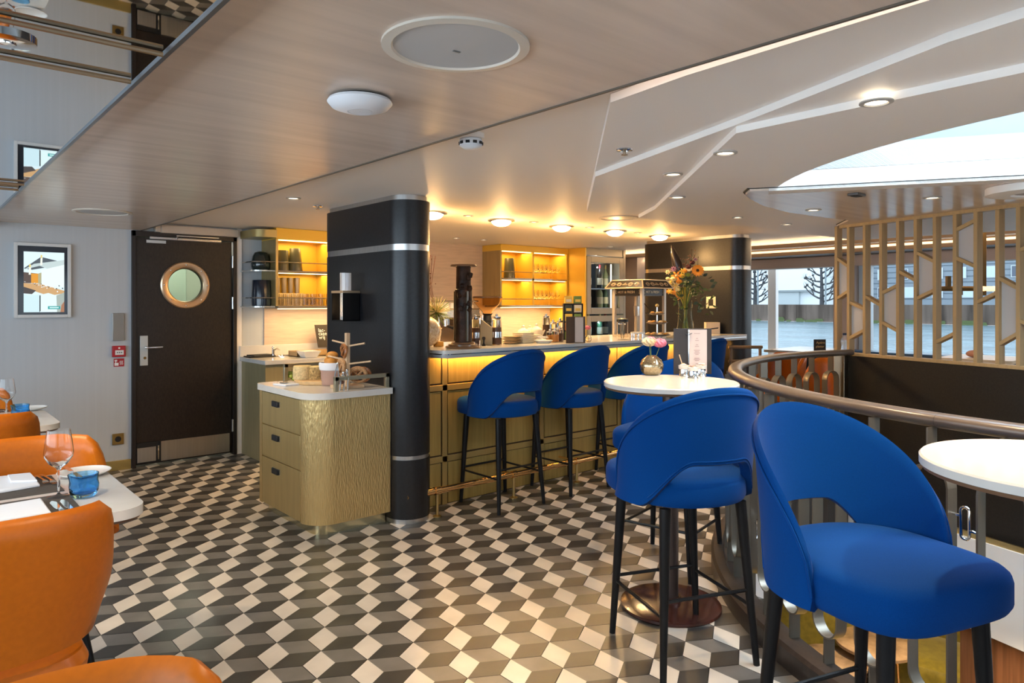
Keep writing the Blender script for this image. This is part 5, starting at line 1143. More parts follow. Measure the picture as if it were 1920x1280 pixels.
def vase_flower(q, r, h, label, glass, cols, group='small flower vases', s_=1.0):
    t = thing('flower_vase', label, 'vase', q, 0, group)
    m = MB(); n = 32
    prof = [(.55,.0),(.72,.04),(.92,.22),(1.0,.42),(.98,.55),(.80,.78),(.45,.95),(.36,1.0),(.32,.99),(.42,.90),(.90,.55),(.9,.4),(.6,.1),(.001,.06)]
    rings = [[(q[0]+r*a*(1+.03*math.cos(12*2*PI*k/n*.5))*math.cos(2*PI*k/n), q[1]+r*a*(1+.03*math.cos(6*2*PI*k/n))*math.sin(2*PI*k/n), q[2]+.0005+h*b) for k in range(n)] for a, b in prof]
    m.rings(rings, True, False).build('glass_body', glass, t)
    for k, (dx, dz, rr_, col) in enumerate(cols):
        c = Vector(q)+Vector((vw.x*dx, vw.y*dx, h+dz)); MB().tube([Vector(q)+Vector((0,0,h*.3)), c], .0018, 6).build('stem', M('stem_green', (.12,.18,.06), .6), t)
        m = MB(); random.seed(k+3)
        for i in range(0):
            pass
        m.rings([[(c.x+rr_*math.cos(b)*(1+.16*math.sin(9*a+5*b))*math.cos(a), c.y+rr_*math.cos(b)*(1+.16*math.sin(9*a+5*b))*math.sin(a), c.z+rr_*.55+rr_*.62*math.sin(b)*(1+.2*math.cos(7*a))) for a in [2*PI*q_/36 for q_ in range(36)]] for b in [-1.4+2.8*q_/12 for q_ in range(13)]])
        m.build('blossom', col, t, ang=20)
    return t
PINK = M('petal_pink', (.80,.22,.30), .6); CREAMP = M('petal_cream', (.80,.58,.33), .6); FGL = M('vase_mercury', (.46,.36,.22), .12, metal=.85, noise=((120,120,120), .35))
vase_flower(onbar(1103, 5.6), .026, .055, 'tiny round vase with one pink flower beside the menu on the bar', M('shelf_glassware'), [(-.005, .045, .024, PINK)])
# popcorn machine
q = (5.16, 4.12, BT); t = thing('popcorn_machine', 'glass popcorn machine with black ornamented roof standing on the bar', 'popcorn machine', q); S2 = .175; ALU = M('pale_alu', (.55,.47,.38), .35, metal=.5)
MB().box((q[0]-S2, q[1]-S2, BT), (q[0]+S2, q[1]+S2, BT+.02)).build('base', ALU, t, bevel=.002)
for sx in (-1, 1):
    for sy in (-1, 1): MB().box((q[0]+sx*S2-.014*(sx+1), q[1]+sy*S2-.014*(sy+1), BT+.02), (q[0]+sx*S2+.014*(1-sx), q[1]+sy*S2+.014*(1-sy), BT+.44)).build('post', ALU, t, bevel=.002)
BKG = M('sign_black', (.022,.016,.012), .3); GLD = M('ornament_gold', (.62,.47,.30), .4, metal=.5)
MB().box((q[0]-S2+.012, q[1]-S2+.012, BT+.375), (q[0]+S2-.012, q[1]+S2-.012, BT+.44)).build('header', BKG, t)
m = MB().rings([[(q[0]+x*s, q[1]+y*s, BT+z) for x, y in ((-1,-1),(1,-1),(1,1),(-1,1))] for s, z in ((S2+.045,.440),(S2+.045,.448),(S2+.0,.515),(S2-.01,.52))]); m.build('roof', BKG, t, smooth=False)
for k, (s, z) in enumerate(((S2+.047,.444),(S2+.002,.517))): 
    pts = [(q[0]+x*s, q[1]+y*s, BT+z) for x, y in ((-1,-1),(1,-1),(1,1),(-1,1))]; m = MB()
    for i in range(4): m.tube([pts[i], pts[(i+1) % 4]], .005, 6)
    m.build('roof_trim', GLD, t)
m = MB()
for x, y in ((-1,-1),(1,-1),(-1,1)): m.tube([(q[0]+x*(S2+.047), q[1]+y*(S2+.047), BT+.444), (q[0]+x*(S2+.002), q[1]+y*(S2+.002), BT+.517)], .006, 6)
m.build('roof_trim', GLD, t)
PGL = M('thin_pane', (1,.97,.93), .02, trans=1, ior=1.03)
MB().box((q[0]-S2+.003, q[1]-S2+.003, BT+.03), (q[0]-S2+.006, q[1]+S2-.01, BT+.375)).build('glass_pane', PGL, t); MB().box((q[0]-S2+.01, q[1]-S2+.003, BT+.03), (q[0]+S2-.01, q[1]-S2+.006, BT+.375)).build('glass_pane', PGL, t)
class TT_:
    def __init__(s, t): s.t = t
    def tube(s, *a): MB().tube(*a).build('ornament', GLD, s.t)
for fc, rot, base in (('L', (PI/2, 0, -PI/2), Vector((q[0]-S2+.009, q[1]+.115, BT+.398))), ('R', (PI/2, 0, 0), Vector((q[0]-.115, q[1]-S2+.009, BT+.398)))):
    text('lettering', 'HOT & FRESH', base, .034, GLD, t, rot, xs=.95)
    side = Vector((0,-1,0)) if fc == 'L' else Vector((1,0,0)); outn = Vector((-1,0,0)) if fc == 'L' else Vector((0,-1,0)); m = TT_(t)
    for sg_ in (-.03, .26):
        pts = [base+side*(sg_+.014*math.sin(a*2))+Vector((0,0,.012+.016*math.cos(a)))+outn*.002 for a in [2*PI*i/16 for i in range(17)]]; m.tube(pts, .0018, 5)
    # scroll ornaments on the sloping roof face
    for sg_ in (-.02, .05, .18, .25):
        cen = Vector(q)+outn*(S2+.026)+side*(sg_-.115)+Vector((0,0,.480)); upv = (Vector((0,0,.067))-outn*.045).normalized()
        for rad in (.018, .010): m.tube([cen+side*rad*1.3*math.cos(a)+upv*rad*math.sin(a)+outn*.003 for a in [2*PI*i/16 for i in range(17)]], .0016, 5)
        m.tube([cen+side*(-.032)+outn*.003, cen+upv*.008+outn*.003, cen+side*.032+outn*.003], .0016, 5)
    cen = Vector(q)+outn*(S2+.026)+Vector((0,0,.474)); m.tube([cen-side*.03+outn*.003, cen+upv*.022+outn*.003, cen+side*.03+outn*.003, cen-side*.03+outn*.003], .002, 5); m.tube([cen-side*.015+outn*.003, cen+upv*.014+outn*.003, cen+side*.015+outn*.003], .002, 5)
MB().lathe([(.001,.19),(.045,.19),(.05,.26),(.05,.28),(.001,.285)], q, 24, cap=False).build('kettle', STEEL, t); MB().tube([(q[0], q[1], BT+.28), (q[0], q[1], BT+.38)], .006, 8).build('kettle_hanger', STEEL, t)
MB().tube([(q[0], q[1], BT+.36), (q[0]+.06, q[1]-.07, BT+.25), (q[0]+.03, q[1]-.1, BT+.20), (q[0]-.03, q[1]-.1, BT+.22)], .004, 6).build('cable', BLACK, t)
# dispenser, rack, tiered stand
q = onbar(1167, 5.95); t = thing('glass_dispenser', 'tall glass jar with black lid full of long spoons before the popcorn machine', 'jar', q)
MB().lathe([(.001,.001),(.046,.001),(.048,.15),(.045,.15),(.043,.006)], q, 24, cap=False).build('glass_body', PGL, t); MB().lathe([(.050,.15),(.050,.172),(.03,.18),(.001,.182)], q, 24, cap=False).build('lid', BLACK, t)
for k in range(5): a = k*1.25; MB().tube([(q[0]+.012*math.cos(a), q[1]+.012*math.sin(a), BT+.01), (q[0]+.028*math.cos(a), q[1]+.028*math.sin(a), BT+.13)], .002, 5).ball((q[0]+.028*math.cos(a), q[1]+.028*math.sin(a), BT+.135), (.007,.007,.011), 8, 6).build('long_spoon', CHROME, t)
q = onbar(1196, 6.0); t = thing('cup_warmer', 'small white topped chrome holder between the spoon jar and the cake stand', 'holder', q)
MB().lathe([(.060,.048),(.062,.050),(.062,.062),(.001,.064)], q, 28, cap=False).build('top_plate', PORC, t)
for k in range(8): a = k*PI/4; MB().tube([(q[0]+.052*math.cos(a), q[1]+.052*math.sin(a), BT), (q[0]+.052*math.cos(a), q[1]+.052*math.sin(a), BT+.05)], .004, 6).build('leg', CHROME, t)
q = onbar(1232, 6.15); t = thing('tiered_stand', 'three tier stand of pastries with a chrome rod and ball on top', 'cake stand', q); PT = M('slate_plate', (.16,.11,.07), .3)
MB().tube([(q[0], q[1], BT+.01), (q[0], q[1], BT+.275)], .007, 10).build('rod', CHROME, t); MB().ball((q[0], q[1], BT+.287), .016).build('finial', BRASS, t)
for k in range(3): a = k*2.1; MB().tube([(q[0]+.06*math.cos(a), q[1]+.06*math.sin(a), BT), (q[0]+.06*math.cos(a), q[1]+.06*math.sin(a), BT+.02)], .008, 8).build('foot', PORC, t)
for z, r in ((.02,.115),(.125,.092),(.205,.068)): MB().lathe([(.001,.0),(r*.6,.0),(r,.012),(r,.016),(r*.6,.005),(.001,.005)], (q[0], q[1], BT+z), 32, cap=False).build('tier_plate', PT, t)
PA = [M('pastry_gold', (.62,.33,.09), .5, noise=((60,60,60), .4), bump=((80,80,80), .5, .003)), M('pastry_pale', (.72,.52,.26), .5)]
random.seed(12)
for z, r, n, nm in ((.02,.085,8,'bottom'),(.125,.062,6,'middle'),(.205,.042,3,'top')):
    for k in range(n):
        a = 2*PI*k/n+z*9; rank = sorted(range(n), key=lambda i: vw.x*math.cos(2*PI*i/n+z*9)+vw.y*math.sin(2*PI*i/n+z*9)).index(k); ps = (['leftmost', 'second from left', 'third from left', 'fourth from left', 'fifth from left', 'sixth from left', 'seventh from left'][:n-1]+['rightmost'])[rank]; o = MB().ball((q[0]+r*math.cos(a), q[1]+r*math.sin(a), BT+z+.020), (.024,.019,.012), 12, 8).build('pastry', PA[k % 2]); tag(o, '%s pastry, %s on the %s tier of the cake stand' % (['golden', 'pale'][k % 2], ps, nm), 'pastry', 'pastries on the cake stand')
# the big bouquet
q = (5.62, 3.93, BT); q = onbar(1285, 6.75); t = thing('bouquet_vase', 'tall glass vase with orange and cream bouquet at the far end of the bar', 'flower vase', q)
MB().lathe([(.001,.004),(.070,.004),(.080,.01),(.082,.06),(.070,.18),(.066,.27),(.072,.33),(.069,.33),(.062,.27),(.066,.18),(.077,.06),(.066,.014),(.001,.012)], q, 28, cap=False).build('glass_vase', M('vase_pane', (.94,1,.92), .03, trans=1, ior=1.12), t)
STG = M('stem_green2', (.12,.16,.03), .5); LFG = M('leaf_green', (.045,.085,.02), .5, noise=((30,30,30), .4)); LFD = M('leaf_eucalyptus', (.07,.10,.06), .5)
random.seed(21)
for k in range(26):
    a = random.random()*6.28; r = random.uniform(.0, .055); o0_ = Vector(q)+Vector((r*math.cos(a), r*math.sin(a), .015)); a += 2.6; MB().tube([o0_, Vector(q)+Vector((.02*math.cos(a), .02*math.sin(a), .30)), Vector(q)+Vector((.09*math.cos(a), .09*math.sin(a), .46))], .0045, 6).build('stem', STG if k % 3 else M('stem_yellow', (.38,.30,.04), .5), t)
def bp(px, py, dd=0): return Vector(PD(px, py, 6.75+dd))
def leaf(c, d, L, w_, mat, nm='leaf'):
    d = Vector(d).normalized(); s_ = d.cross(Vector((random.gauss(0,1), random.gauss(0,1), random.gauss(0,1)))).normalized(); n_ = d.cross(s_); rings = []
    for f, ww_, cv in ((0,.08,0),(.25,.8,.06),(.55,1,.10),(.85,.5,.06),(1,.03,0)): p = c+d*L*f+n_*L*cv; rings.append([p-s_*w_*ww_/2, p+n_*w_*.12*ww_, p+s_*w_*ww_/2, p-n_*.001])
    return MB().rings(rings).build(nm, mat, t)
for px, py, n in ((1288, 530, 34), (1300, 545, 20), (1290, 545, 14), (1270, 555, 10), (1308, 540, 14), (1318, 575, 10), (1300, 520, 10), (1322, 555, 9), (1262, 530, 7), (1280, 580, 8)):
    for k in range(n):
        c = bp(px+random.gauss(0,7), py+random.gauss(0,8), random.uniform(-.12,.12)); leaf(c, (random.gauss(0,1), random.gauss(0,1), random.gauss(.2,.8)), random.uniform(.035,.075), random.uniform(.018,.032), LFG if k % 3 else LFD)
for px, py in ((1331,528),(1336,533),(1327,522),(1332,539),(1326,545),(1318,517),(1307,585),(1312,579),(1300,570)): leaf(bp(px, py), (vw.x, vw.y, .5), .05, .035, LFD)
def flower(px, py, r, n, mat, cen, nm, dd=-.08):
    c = bp(px, py, dd); view = (Vector((0,0,EYE))-c).normalized(); view = (view+Vector((0,0,.35))).normalized(); s_ = view.cross(Vector((0,0,1))).normalized(); u_ = s_.cross(view); m = MB()
    for k in range(n):
        a = 2*PI*k/n; d = s_*math.cos(a)+u_*math.sin(a); e_ = view.cross(d); m.rings([[c+d*r*f-e_*w_*r+view*h*r, c+d*r*f+e_*w_*r+view*h*r, c+d*r*f+e_*w_*r+view*(h*r-.002), c+d*r*f-e_*w_*r+view*(h*r-.002)] for f, w_, h in ((.1,.08,.02),(.5,.20,.12),(.85,.15,.05),(1,.02,-.05))])
    m.build(nm, mat, t, ang=20); MB().ball(tuple(c+view*.006), r*.24, 10, 6).build('flower_centre', cen, t)
def ruffle(px, py, r, mat, dd=-.07):
    c = bp(px, py, dd); MB().rings([[(c.x+r*math.cos(b)*(1+.2*math.sin(9*a+5*b))*math.cos(a), c.y+r*math.cos(b)*(1+.2*math.sin(9*a+5*b))*math.sin(a), c.z+r*.7*math.sin(b)*(1+.25*math.cos(7*a))) for a in [2*PI*q_/28 for q_ in range(28)]] for b in [-1.4+2.8*q_/9 for q_ in range(10)]]).build('rose_bloom', mat, t)
OF = M('petal_orange', (.80,.30,.03), .5); CF = M('petal_cream2', (.82,.68,.35), .5); YF = M('petal_yellow', (.80,.52,.06), .5); VF = M('petal_violet', (.28,.12,.22), .5); DC = M('flower_dark', (.03,.015,.01), .7)
flower(1308, 507, .062, 14, OF, DC, 'gerbera_petals'); flower(1268, 517, .050, 6, OF, CF, 'lily_petals'); flower(1258, 528, .042, 7, CF, YF, 'cream_petals'); flower(1267, 535, .040, 7, CF, YF, 'cream_petals'); flower(1256, 546, .032, 6, YF, CF, 'yellow_petals'); flower(1263, 504, .030, 8, VF, DC, 'violet_petals'); flower(1252, 510, .026, 7, CF, LFG, 'cream_petals'); flower(1280, 508, .032, 6, YF, OF, 'yellow_petals'); flower(1304, 486, .02, 6, VF, DC, 'violet_petals')
for px, py, r, mt in ((1262, 523, .028, CF), (1256, 533, .026, YF), (1273, 528, .028, OF), (1279, 517, .026, YF), (1270, 543, .024, CF), (1284, 508, .022, OF), (1291, 500, .026, M('bloom_maroon', (.10,.02,.02), .6)), (1298, 492, .022, MC['bloom_maroon'] if 'bloom_maroon' in MC else OF), (1290, 515, .022, M('bud_lime', (.30,.36,.06), .6)), (1252, 522, .018, CF)): ruffle(px, py, r, mt)
m = MB(); a_, b_ = bp(1274, 510), bp(1259, 459); m.tube([a_, a_.lerp(b_, .3), a_.lerp(b_, .7), b_], [.045, .048, .028, .004], 12); m.build('dark_spathe', M('spathe_dark', (.012,.006,.007), .35, coat=.4), t)
for (x0_, y0_), (x1_, y1_) in (((1275,560),(1253,528)), ((1272,562),(1262,545)), ((1280,560),(1245,543)), ((1278,556),(1240,548))): MB().tube([bp(x0_, y0_), bp((x0_+x1_)/2, (y0_+y1_)/2-4), bp(x1_, y1_)], [.008, .012, .004], 8).build('orange_bract', M('bract', (.62,.26,.06), .5), t)
for px, py, n in ((1288, 492, 26), (1300, 478, 14), (1280, 500, 14)):
    m = MB()
    for k in range(n): c = bp(px+random.gauss(0,6), py+random.gauss(0,5), random.uniform(-.06,.06)); m.ball(tuple(c), .006, 6, 5)
    tag(m.build('filler_bud', M('bud_brown', (.14,.06,.04), .6), t), kind='stuff')
for px, y0_, y1_ in ((1294, 520, 488), (1308, 505, 482), (1296, 500, 468)): MB().tube([bp(px, y0_), bp(px+1, y1_)], .0018, 5).ball(tuple(bp(px+1, y1_)), .006, 8, 6).build('thin_twig', DC, t)
q = onbar(1335, 7.1); t = thing('card_box', 'small cream box with a black bird mark at the far end of the bar', 'box', q, A1); MB().box((-.07,-.04,0),(.07,.04,.115)).build('box_body', M('cream_box', (.66,.52,.38), .5), t, world=False, bevel=.002)
m = MB().add([(-.05,-.0405,.035),(-.03,-.0405,.055),(.055,-.0405,.065),(.05,-.0405,.052),(-.035,-.0405,.042),(-.048,-.0405,.03)], [(0,1,2,3,4,5)]); m.build('bird_mark', BLACK, t, world=False, smooth=False)

# ================================================================ ON THE ROUND TABLE
TT = 1.0385
q = PZ(1228, 703, TT); vase_flower((q[0], q[1]+.02, TT), .058, .098, 'ribbed round bronze glass vase with cream and pink carnations on the round table', FGL, [(-.012, .050, .034, CREAMP), (.040, .045, .032, PINK), (-.006, .068, .022, PINK)])
MN = M('menu_black', (.035,.028,.026), .5); q = PZ(1296, 703, TT)
mu = menu('menu_stand', 'tall black upright menu with a printed rose page on the round table', (q[0]+.035, q[1]+.045, TT+.0005), .084, .118, .232, A1-.12, .45, MN, M('menu_rose', (.66,.52,.46), .6))
for i, (zz, w_) in enumerate(((.205,.030),(.180,.010),(.170,.018),(.148,.012),(.140,.020),(.120,.030),(.113,.022),(.106,.028),(.099,.016),(.080,.024),(.074,.032),(.068,.020),(.052,.012),(.044,.018),(.030,.022))): MB().box((.045-w_/2, -.0072, zz), (.045+w_/2, -.0066, zz+.0022)).build('text_line', M('print_rose', (.35,.20,.17), .6), mu, world=False)
MB().tube([(.004,-.008,.002),(.004,-.008,.225)], .0035, 8).build('holder_rod', CHROME, mu, world=False); MB().tube([(-.012,-.010,.205),(.004,-.010,.200),(.020,-.010,.208)], .003, 6).ball((.004,-.010,.213), .006, 8, 6).build('bird_clip', CHROME, mu, world=False)
RIMW = M('pot_rim', (.62,.55,.48), .35)
for k, (px, py, lb) in enumerate(((1282, 704, 'left chrome sugar pot with cream rim holding a wooden stirrer'), (1299, 708, 'front chrome sugar pot heaped with sachets'), (1314, 704, 'right chrome sugar pot with cream rim'))):
    q = PZ(px, py, TT); t = thing('sugar_pot', lb, 'pot', q, 0, 'sugar pots on the round table'); q = (q[0]-.004, q[1]-.004, TT); t.location = q
    MB().lathe([(.001,0),(.026,0),(.024,.004),(.0225,.006),(.0225,.034)], q, 24, cap=False).build('pot_body', CHROME, t); MB().lathe([(.0225,.034),(.0265,.036),(.0270,.052),(.024,.053),(.022,.046),(.001,.044)], q, 24, cap=False).build('rim', RIMW, t)
    for i in range(4): MB().obox((q[0]+random.uniform(-.008,.008), q[1]+random.uniform(-.008,.008), TT+.050+.003*i), (.030, .010, .004), random.random()*3, .2).build('sachet', [M('sachet_tan', (.60,.42,.22), .6), M('sachet_pink', (.50,.28,.25), .6), M('sachet_white')][(i+k) % 3], t)
    if k == 0: MB().tube([(q[0], q[1], TT+.03), (q[0]-.022, q[1]+.012, TT+.105)], .0028, 6).build('stirrer', PW, t)
# ================================================================ DINING TABLES AND ORANGE CHAIRS
def dining_table(x1, y0, y1, label):
    t = thing('dining_table', label, 'table', ((x1-.5), (y0+y1)/2, 0), 0, 'white dining tables')
    MB().prism(rrect(x1-1.2, y0, x1, y1, [.085, .02, .02, .085], 8), .718, .75).build('tabletop', QUARTZ, t, bevel=.002)
    MB().prism(rrect(x1-1.19, y0+.01, x1-.008, y1-.01, [.08, .02, .02, .08], 8), .708, .718).build('underside', WALN, t)
    MB().tube([(x1-.60, (y0+y1)/2, .02), (x1-.60, (y0+y1)/2, .71)], .04, 20).build('column', BLACKM, t); MB().lathe([(.24,0),(.24,.012),(.05,.02)], (x1-.60, (y0+y1)/2, 0), 32).build('foot_plate', BLACKM, t); return t
dining_table(.605, 2.46, 3.15, 'white dining table laid with glass, blue tumbler and dark placemats, nearest to us')
dining_table(.665, 4.45, 5.14, 'white dining table laid with a wine glass and blue tumbler, farther along the grey wall')
def make_chair():
    t = thing('dining_chair', 'x', 'chair')
    NF, NS, F = 36, 7, 2.0
    def P(f, s, off):
        a = abs(f); zt = .865-.012*(a/1.2)**2 if a < .95 else max(.56, .850-.19*min(1, (a-.95)/.45)**1.3-.10*max(0, (a-1.4)/.6))
        zb = .515+.02*(a/2)**2; z = zb+(zt-zb)*s; w_ = .245+.045*math.sin(min(1, s*1.25)*PI/2); q_ = 3.2
        c_, s_ = math.cos(f-PI/2), math.sin(f-PI/2); e_ = 2.9; r = (abs(c_)**e_+abs(s_)**e_)**(-1/e_)
        dp = .235+.030*s
        return ((w_+off)*r*c_, (dp+off)*r*s_ , z)
    grid = []
    for i in range(NF+1):
        f = -F+2*F*i/NF; col = [P(f, k/NS, .017) for k in range(NS+1)]; tp = P(f, 1, 0); col.append((tp[0], tp[1], tp[2]+.014)); col += [P(f, k/NS, -.017) for k in range(NS, -1, -1)]; b = P(f, 0, 0); col.append((b[0], b[1], b[2]-.006)); grid.append(col)
    MB().rings(grid).build('backrest', ORANGE, t, ang=60)
    m = MB(); out = lambda ins, z: [(x, y, z) for x, y in rrect(-.235+ins, -.215+ins, .235-ins, .245-ins, .09, 6)]
    m.rings([out(.03, .40), out(.005, .415), out(0, .45), out(.012, .475), out(.05, .487), out(.12, .49)]).build('seat', ORANGE, t)
    MB().rings([out(.05, .24), out(.03, .25), out(.012, .47)]).build('seat_base', DGREY, t)
    for sx in (-1, 1):
        for sy in (-1, 1): MB().tube([(sx*.17, sy*.16, .25), (sx*.215, sy*.205, 0)], [.017, .011], 12).build('leg', BLACKM, t)
    return t
ch = make_chair(); ch.location = (.155, 2.33, 0); tag(ch, 'orange leather dining chair with its back to us at the laid nearest table', 'chair', 'orange dining chairs')
dup(ch, (.32, 3.05, 0), PI, 'orange leather dining chair facing us across the nearest laid table'); dup(ch, (.08, .915, 0), PI, 'orange leather dining chair cut off by the bottom edge, bright top edge')
dup(ch, (.235, 4.32, 0), 0, 'orange leather dining chair with its back to us at the farther laid table'); dup(ch, (.23, 5.14, 0), PI, 'orange leather dining chair behind the farther laid table, at the left edge')
TBL = .7502
MAT = M('placemat_weave', (.085,.070,.058), .7, noise=((9,420,9), .55), bump=((9,420,9), .8, .001))
def placemat(p, rx, ry, label):
    t = tag(MB().box((p[0]-rx, p[1], TBL), (p[0], p[1]+ry, TBL+.002)).build('placemat', MAT), label, 'placemat', 'woven placemats'); return t
a = PZ(160, 962, .75); placemat((a[0], a[1]), .42, .30, 'dark woven placemat under the two knives, nearest to us'); b = PZ(121, 920, .75); placemat((b[0], b[1]), .42, .28, 'dark woven placemat with the forks on the far side of the nearest table')
def napkin(pts, label, fold=None):
    c = PZ(*pts[0], .75); t = thing('napkin', label, 'napkin', c, 0, 'white linen napkins'); P_ = [PZ(x, y, .752) for x, y in pts]; m = MB(); n = len(P_)
    cx_, cy_ = sum(p[0] for p in P_)/n, sum(p[1] for p in P_)/n
    m.rings([[(p[0], p[1], TBL+.0022) for p in P_], [(p[0]+.001*(p[0]-cx_), p[1], TBL+.010) for p in P_], [(p[0]+(cx_-p[0])*.05, p[1]+(cy_-p[1])*.05, TBL+.015) for p in P_]]).build('folded_cloth', LINEN, t, bevel=.002)
    if fold: P2 = [PZ(x, y, .765) for x, y in fold]; MB().rings([[(p[0], p[1], TBL+.0152) for p in P2], [(p[0], p[1], TBL+.022) for p in P2]]).build('fold_flap', LINEN, t, bevel=.002)
napkin([(-60, 990), (-50, 962), (78, 940), (96, 965)], 'flat folded white napkin on the nearest placemat beside the knives'); napkin([(-40, 932), (-60, 905), (58, 892), (75, 912)], 'white napkin with a turned corner on the far placemat beside the forks', [(20, 905), (14, 893), (57, 889), (70, 903)])
cutlery('knife', 'table knife on the nearest placemat, left of the pair', PZ(123, 967, .753), PZ(97, 940, .753), TBL+.0022, 'knife', 'knives on the near placemat'); cutlery('knife', 'table knife on the nearest placemat, right of the pair', PZ(141, 964, .753), PZ(116, 937, .753), TBL+.0022, 'knife', 'knives on the near placemat')
cutlery('fork', 'fork on the far placemat next to the napkin', PZ(66, 891, .753), PZ(92, 909, .753), TBL+.0022, 'fork', 'forks on the far placemat'); cutlery('fork', 'fork on the far placemat next to the wine glass stem', PZ(76, 889, .753), PZ(108, 910, .753), TBL+.0022, 'fork', 'forks on the far placemat')
def wine(p, label):
    q = PZ(*p, .7505); t = thing('wine_glass', label, 'glass', q, 0, 'wine glasses on the dining tables')
    MB().lathe([(.001,0),(.036,0),(.037,.0015),(.012,.005),(.0042,.012),(.0036,.085),(.008,.096),(.028,.112),(.042,.135),(.044,.148),(.040,.185),(.034,.225),(.0328,.225),(.0385,.185),(.0425,.148),(.040,.136),(.026,.114),(.001,.100)], q, 40, cap=False).build('glass_body', GLASS, t, ang=70); return t
def blue(p, label):
    q = PZ(*p, .7505); t = thing('tumbler', label, 'glass', q, 0, 'blue tumblers on the dining tables'); n = 40; rings = []
    for r, z in ((.001,0),(.030,0),(.038,.006),(.043,.022),(.0445,.04),(.042,.055),(.0425,.062),(.046,.078),(.0435,.078),(.040,.062),(.0395,.055),(.042,.04),(.040,.022),(.034,.013),(.001,.012)): rings.append([(q[0]+(r+(.0013*math.sin(3*a_+z*60) if r > .01 else 0))*math.cos(a_), q[1]+(r+(.0013*math.cos(4*a_+z*40) if r > .01 else 0))*math.sin(a_), q[2]+z) for a_ in [2*PI*k/n for k in range(n)]])
    MB().rings(rings, True, False).build('glass_body', BGLASS, t, ang=70)
def plate(p, label, r=.090):
    q = PZ(*p, .7503); t = thing('side_plate', label, 'plate', q, 0, 'side plates on the dining tables'); MB().lathe([(.001,0),(r*.6,0),(r*.92,.009),(r,.016),(r*.97,.017),(r*.88,.012),(r*.6,.004),(.001,.004)], q, 40, cap=False).build('plate_body', PORC, t)
wine((110, 931), 'tall clear wine glass on the nearest dining table'); blue((157, 931), 'rippled blue glass tumbler on the nearest dining table'); plate((158, 890), 'white side plate behind the blue tumbler on the nearest table')
k1, k2 = PZ(122, 875, .775), PZ(152, 893, .775); cutlery('butter_knife', 'butter knife lying across the side plate behind the blue tumbler', k1, k2, .768, 'knife', 'butter knife')
wine((12, 785), 'clear wine glass on the farther dining table at the left edge'); blue((38, 784), 'blue glass tumbler on the farther dining table'); plate((58, 768), 'white side plate on the farther dining table', .085)
c = PZ(17, 771, .75); placemat((c[0], c[1]), .4, .2, 'dark placemat at the left edge of the farther table'); cutlery('fork', 'fork on the placemat of the farther table, left edge', PZ(-4, 772, .753), PZ(14, 771, .753), TBL+.0022, 'fork', 'fork on the farther table')

# ================================================================ FAR LOUNGE
dup(ch, (*PD(1450, 600, 7.25)[:2], 0), R(60), 'orange chair seen between the railing bars, left one', 'orange chairs beyond the railing'); dup(ch, (*PD(1552, 600, 6.45)[:2], 0), R(80), 'orange chair seen between the railing bars, right one beside the post', 'orange chairs beyond the railing')
q = PD(1512, 600, 8.1); t = thing('lounge_table', 'white topped lounge table behind the two orange chairs beyond the railing', 'table', (q[0], q[1], 0)); MB().prism(rrect(q[0]-.45, q[1]-.3, q[0]+.45, q[1]+.3, .05), .84, .87).build('tabletop', QUARTZ, t); MB().tube([(q[0], q[1], 0), (q[0], q[1], .84)], .04, 14).build('column', BLACKM, t)
BQ = M('navy_leather', (.012,.055,.13), .35); t = thing('banquette', 'long dark blue banquette under the far windows', 'sofa', (8.6, 2.5, 0))
BE = PU(1530, 655, 8.7)[1]; MB().box((8.55, -3.2, .40), (8.88, BE, .83)).build('backrest', BQ, t, bevel=.04, seg=4); MB().box((8.1, -3.2, .12), (8.6, BE, .46)).build('seat', BQ, t, bevel=.04, seg=4); MB().box((8.15, -3.1, 0), (8.5, BE-.1, .12)).build('plinth', BLACK, t)
q = PD(1845, 600, 6.6); t = thing('lounge_table', 'cream topped lounge table behind the oak screen near the right edge', 'table', (q[0], q[1], 0)); MB().prism(rrect(q[0]-.35, q[1]-.3, q[0]+.35, q[1]+.3, .05), .86, .89).build('tabletop', M('cream_top', (.72,.58,.40), .4), t); MB().tube([(q[0], q[1], 0), (q[0], q[1], .86)], .04, 14).build('column', BLACKM, t)
t2 = thing('bread_basket', 'small round item on the cream lounge table behind the screen', 'basket', (q[0]-.1, q[1]+.05, .8905)); MB().ball((q[0]-.1, q[1]+.05, .925), (.07,.07,.035), 16, 10).build('basket_body', M('basket_rose', (.50,.25,.18), .6), t2)
q = Vector(PD(1537, 660, 7.35)); t = thing('menu_board', 'dark table sign with gold script standing beyond the handrail', 'sign', (q.x, q.y, .8705)); m = MB().obox((q.x, q.y, .955), (.125, .012, .13), A1+.05); m.build('board', M('sign_brown', (.03,.018,.012), .5), t)
text('lettering', 'Apéro', (q.x-vw.x*.045-.008, q.y-vw.y*.045-.012, .975), .036, M('script_gold', (.75,.50,.22), .5), t, (PI/2, 0, A1+.05)); text('lettering', 'platter', (q.x-vw.x*.05-.008, q.y-vw.y*.05-.012, .935), .034, M('script_gold'), t, (PI/2, 0, A1+.05))
q2 = PD(1540, 660, 7.42); tb = thing('lounge_table', 'small dark edged table carrying the script sign beyond the handrail', 'table', (q2[0], q2[1], 0)); MB().prism(rrect(q2[0]-.25, q2[1]-.2, q2[0]+.25, q2[1]+.2, .04), .845, .87).build('tabletop', WALN, tb); MB().tube([(q2[0], q2[1], 0), (q2[0], q2[1], .845)], .035, 14).build('column', BLACKM, tb)
q = Vector(PD(1415, 660, 6.45)); t = thing('wood_chair', 'open framed wooden chair back just right of the far brown pillar', 'chair', (q.x, q.y, 0)); WCH = M('chair_wood', (.20,.12,.06), .4)
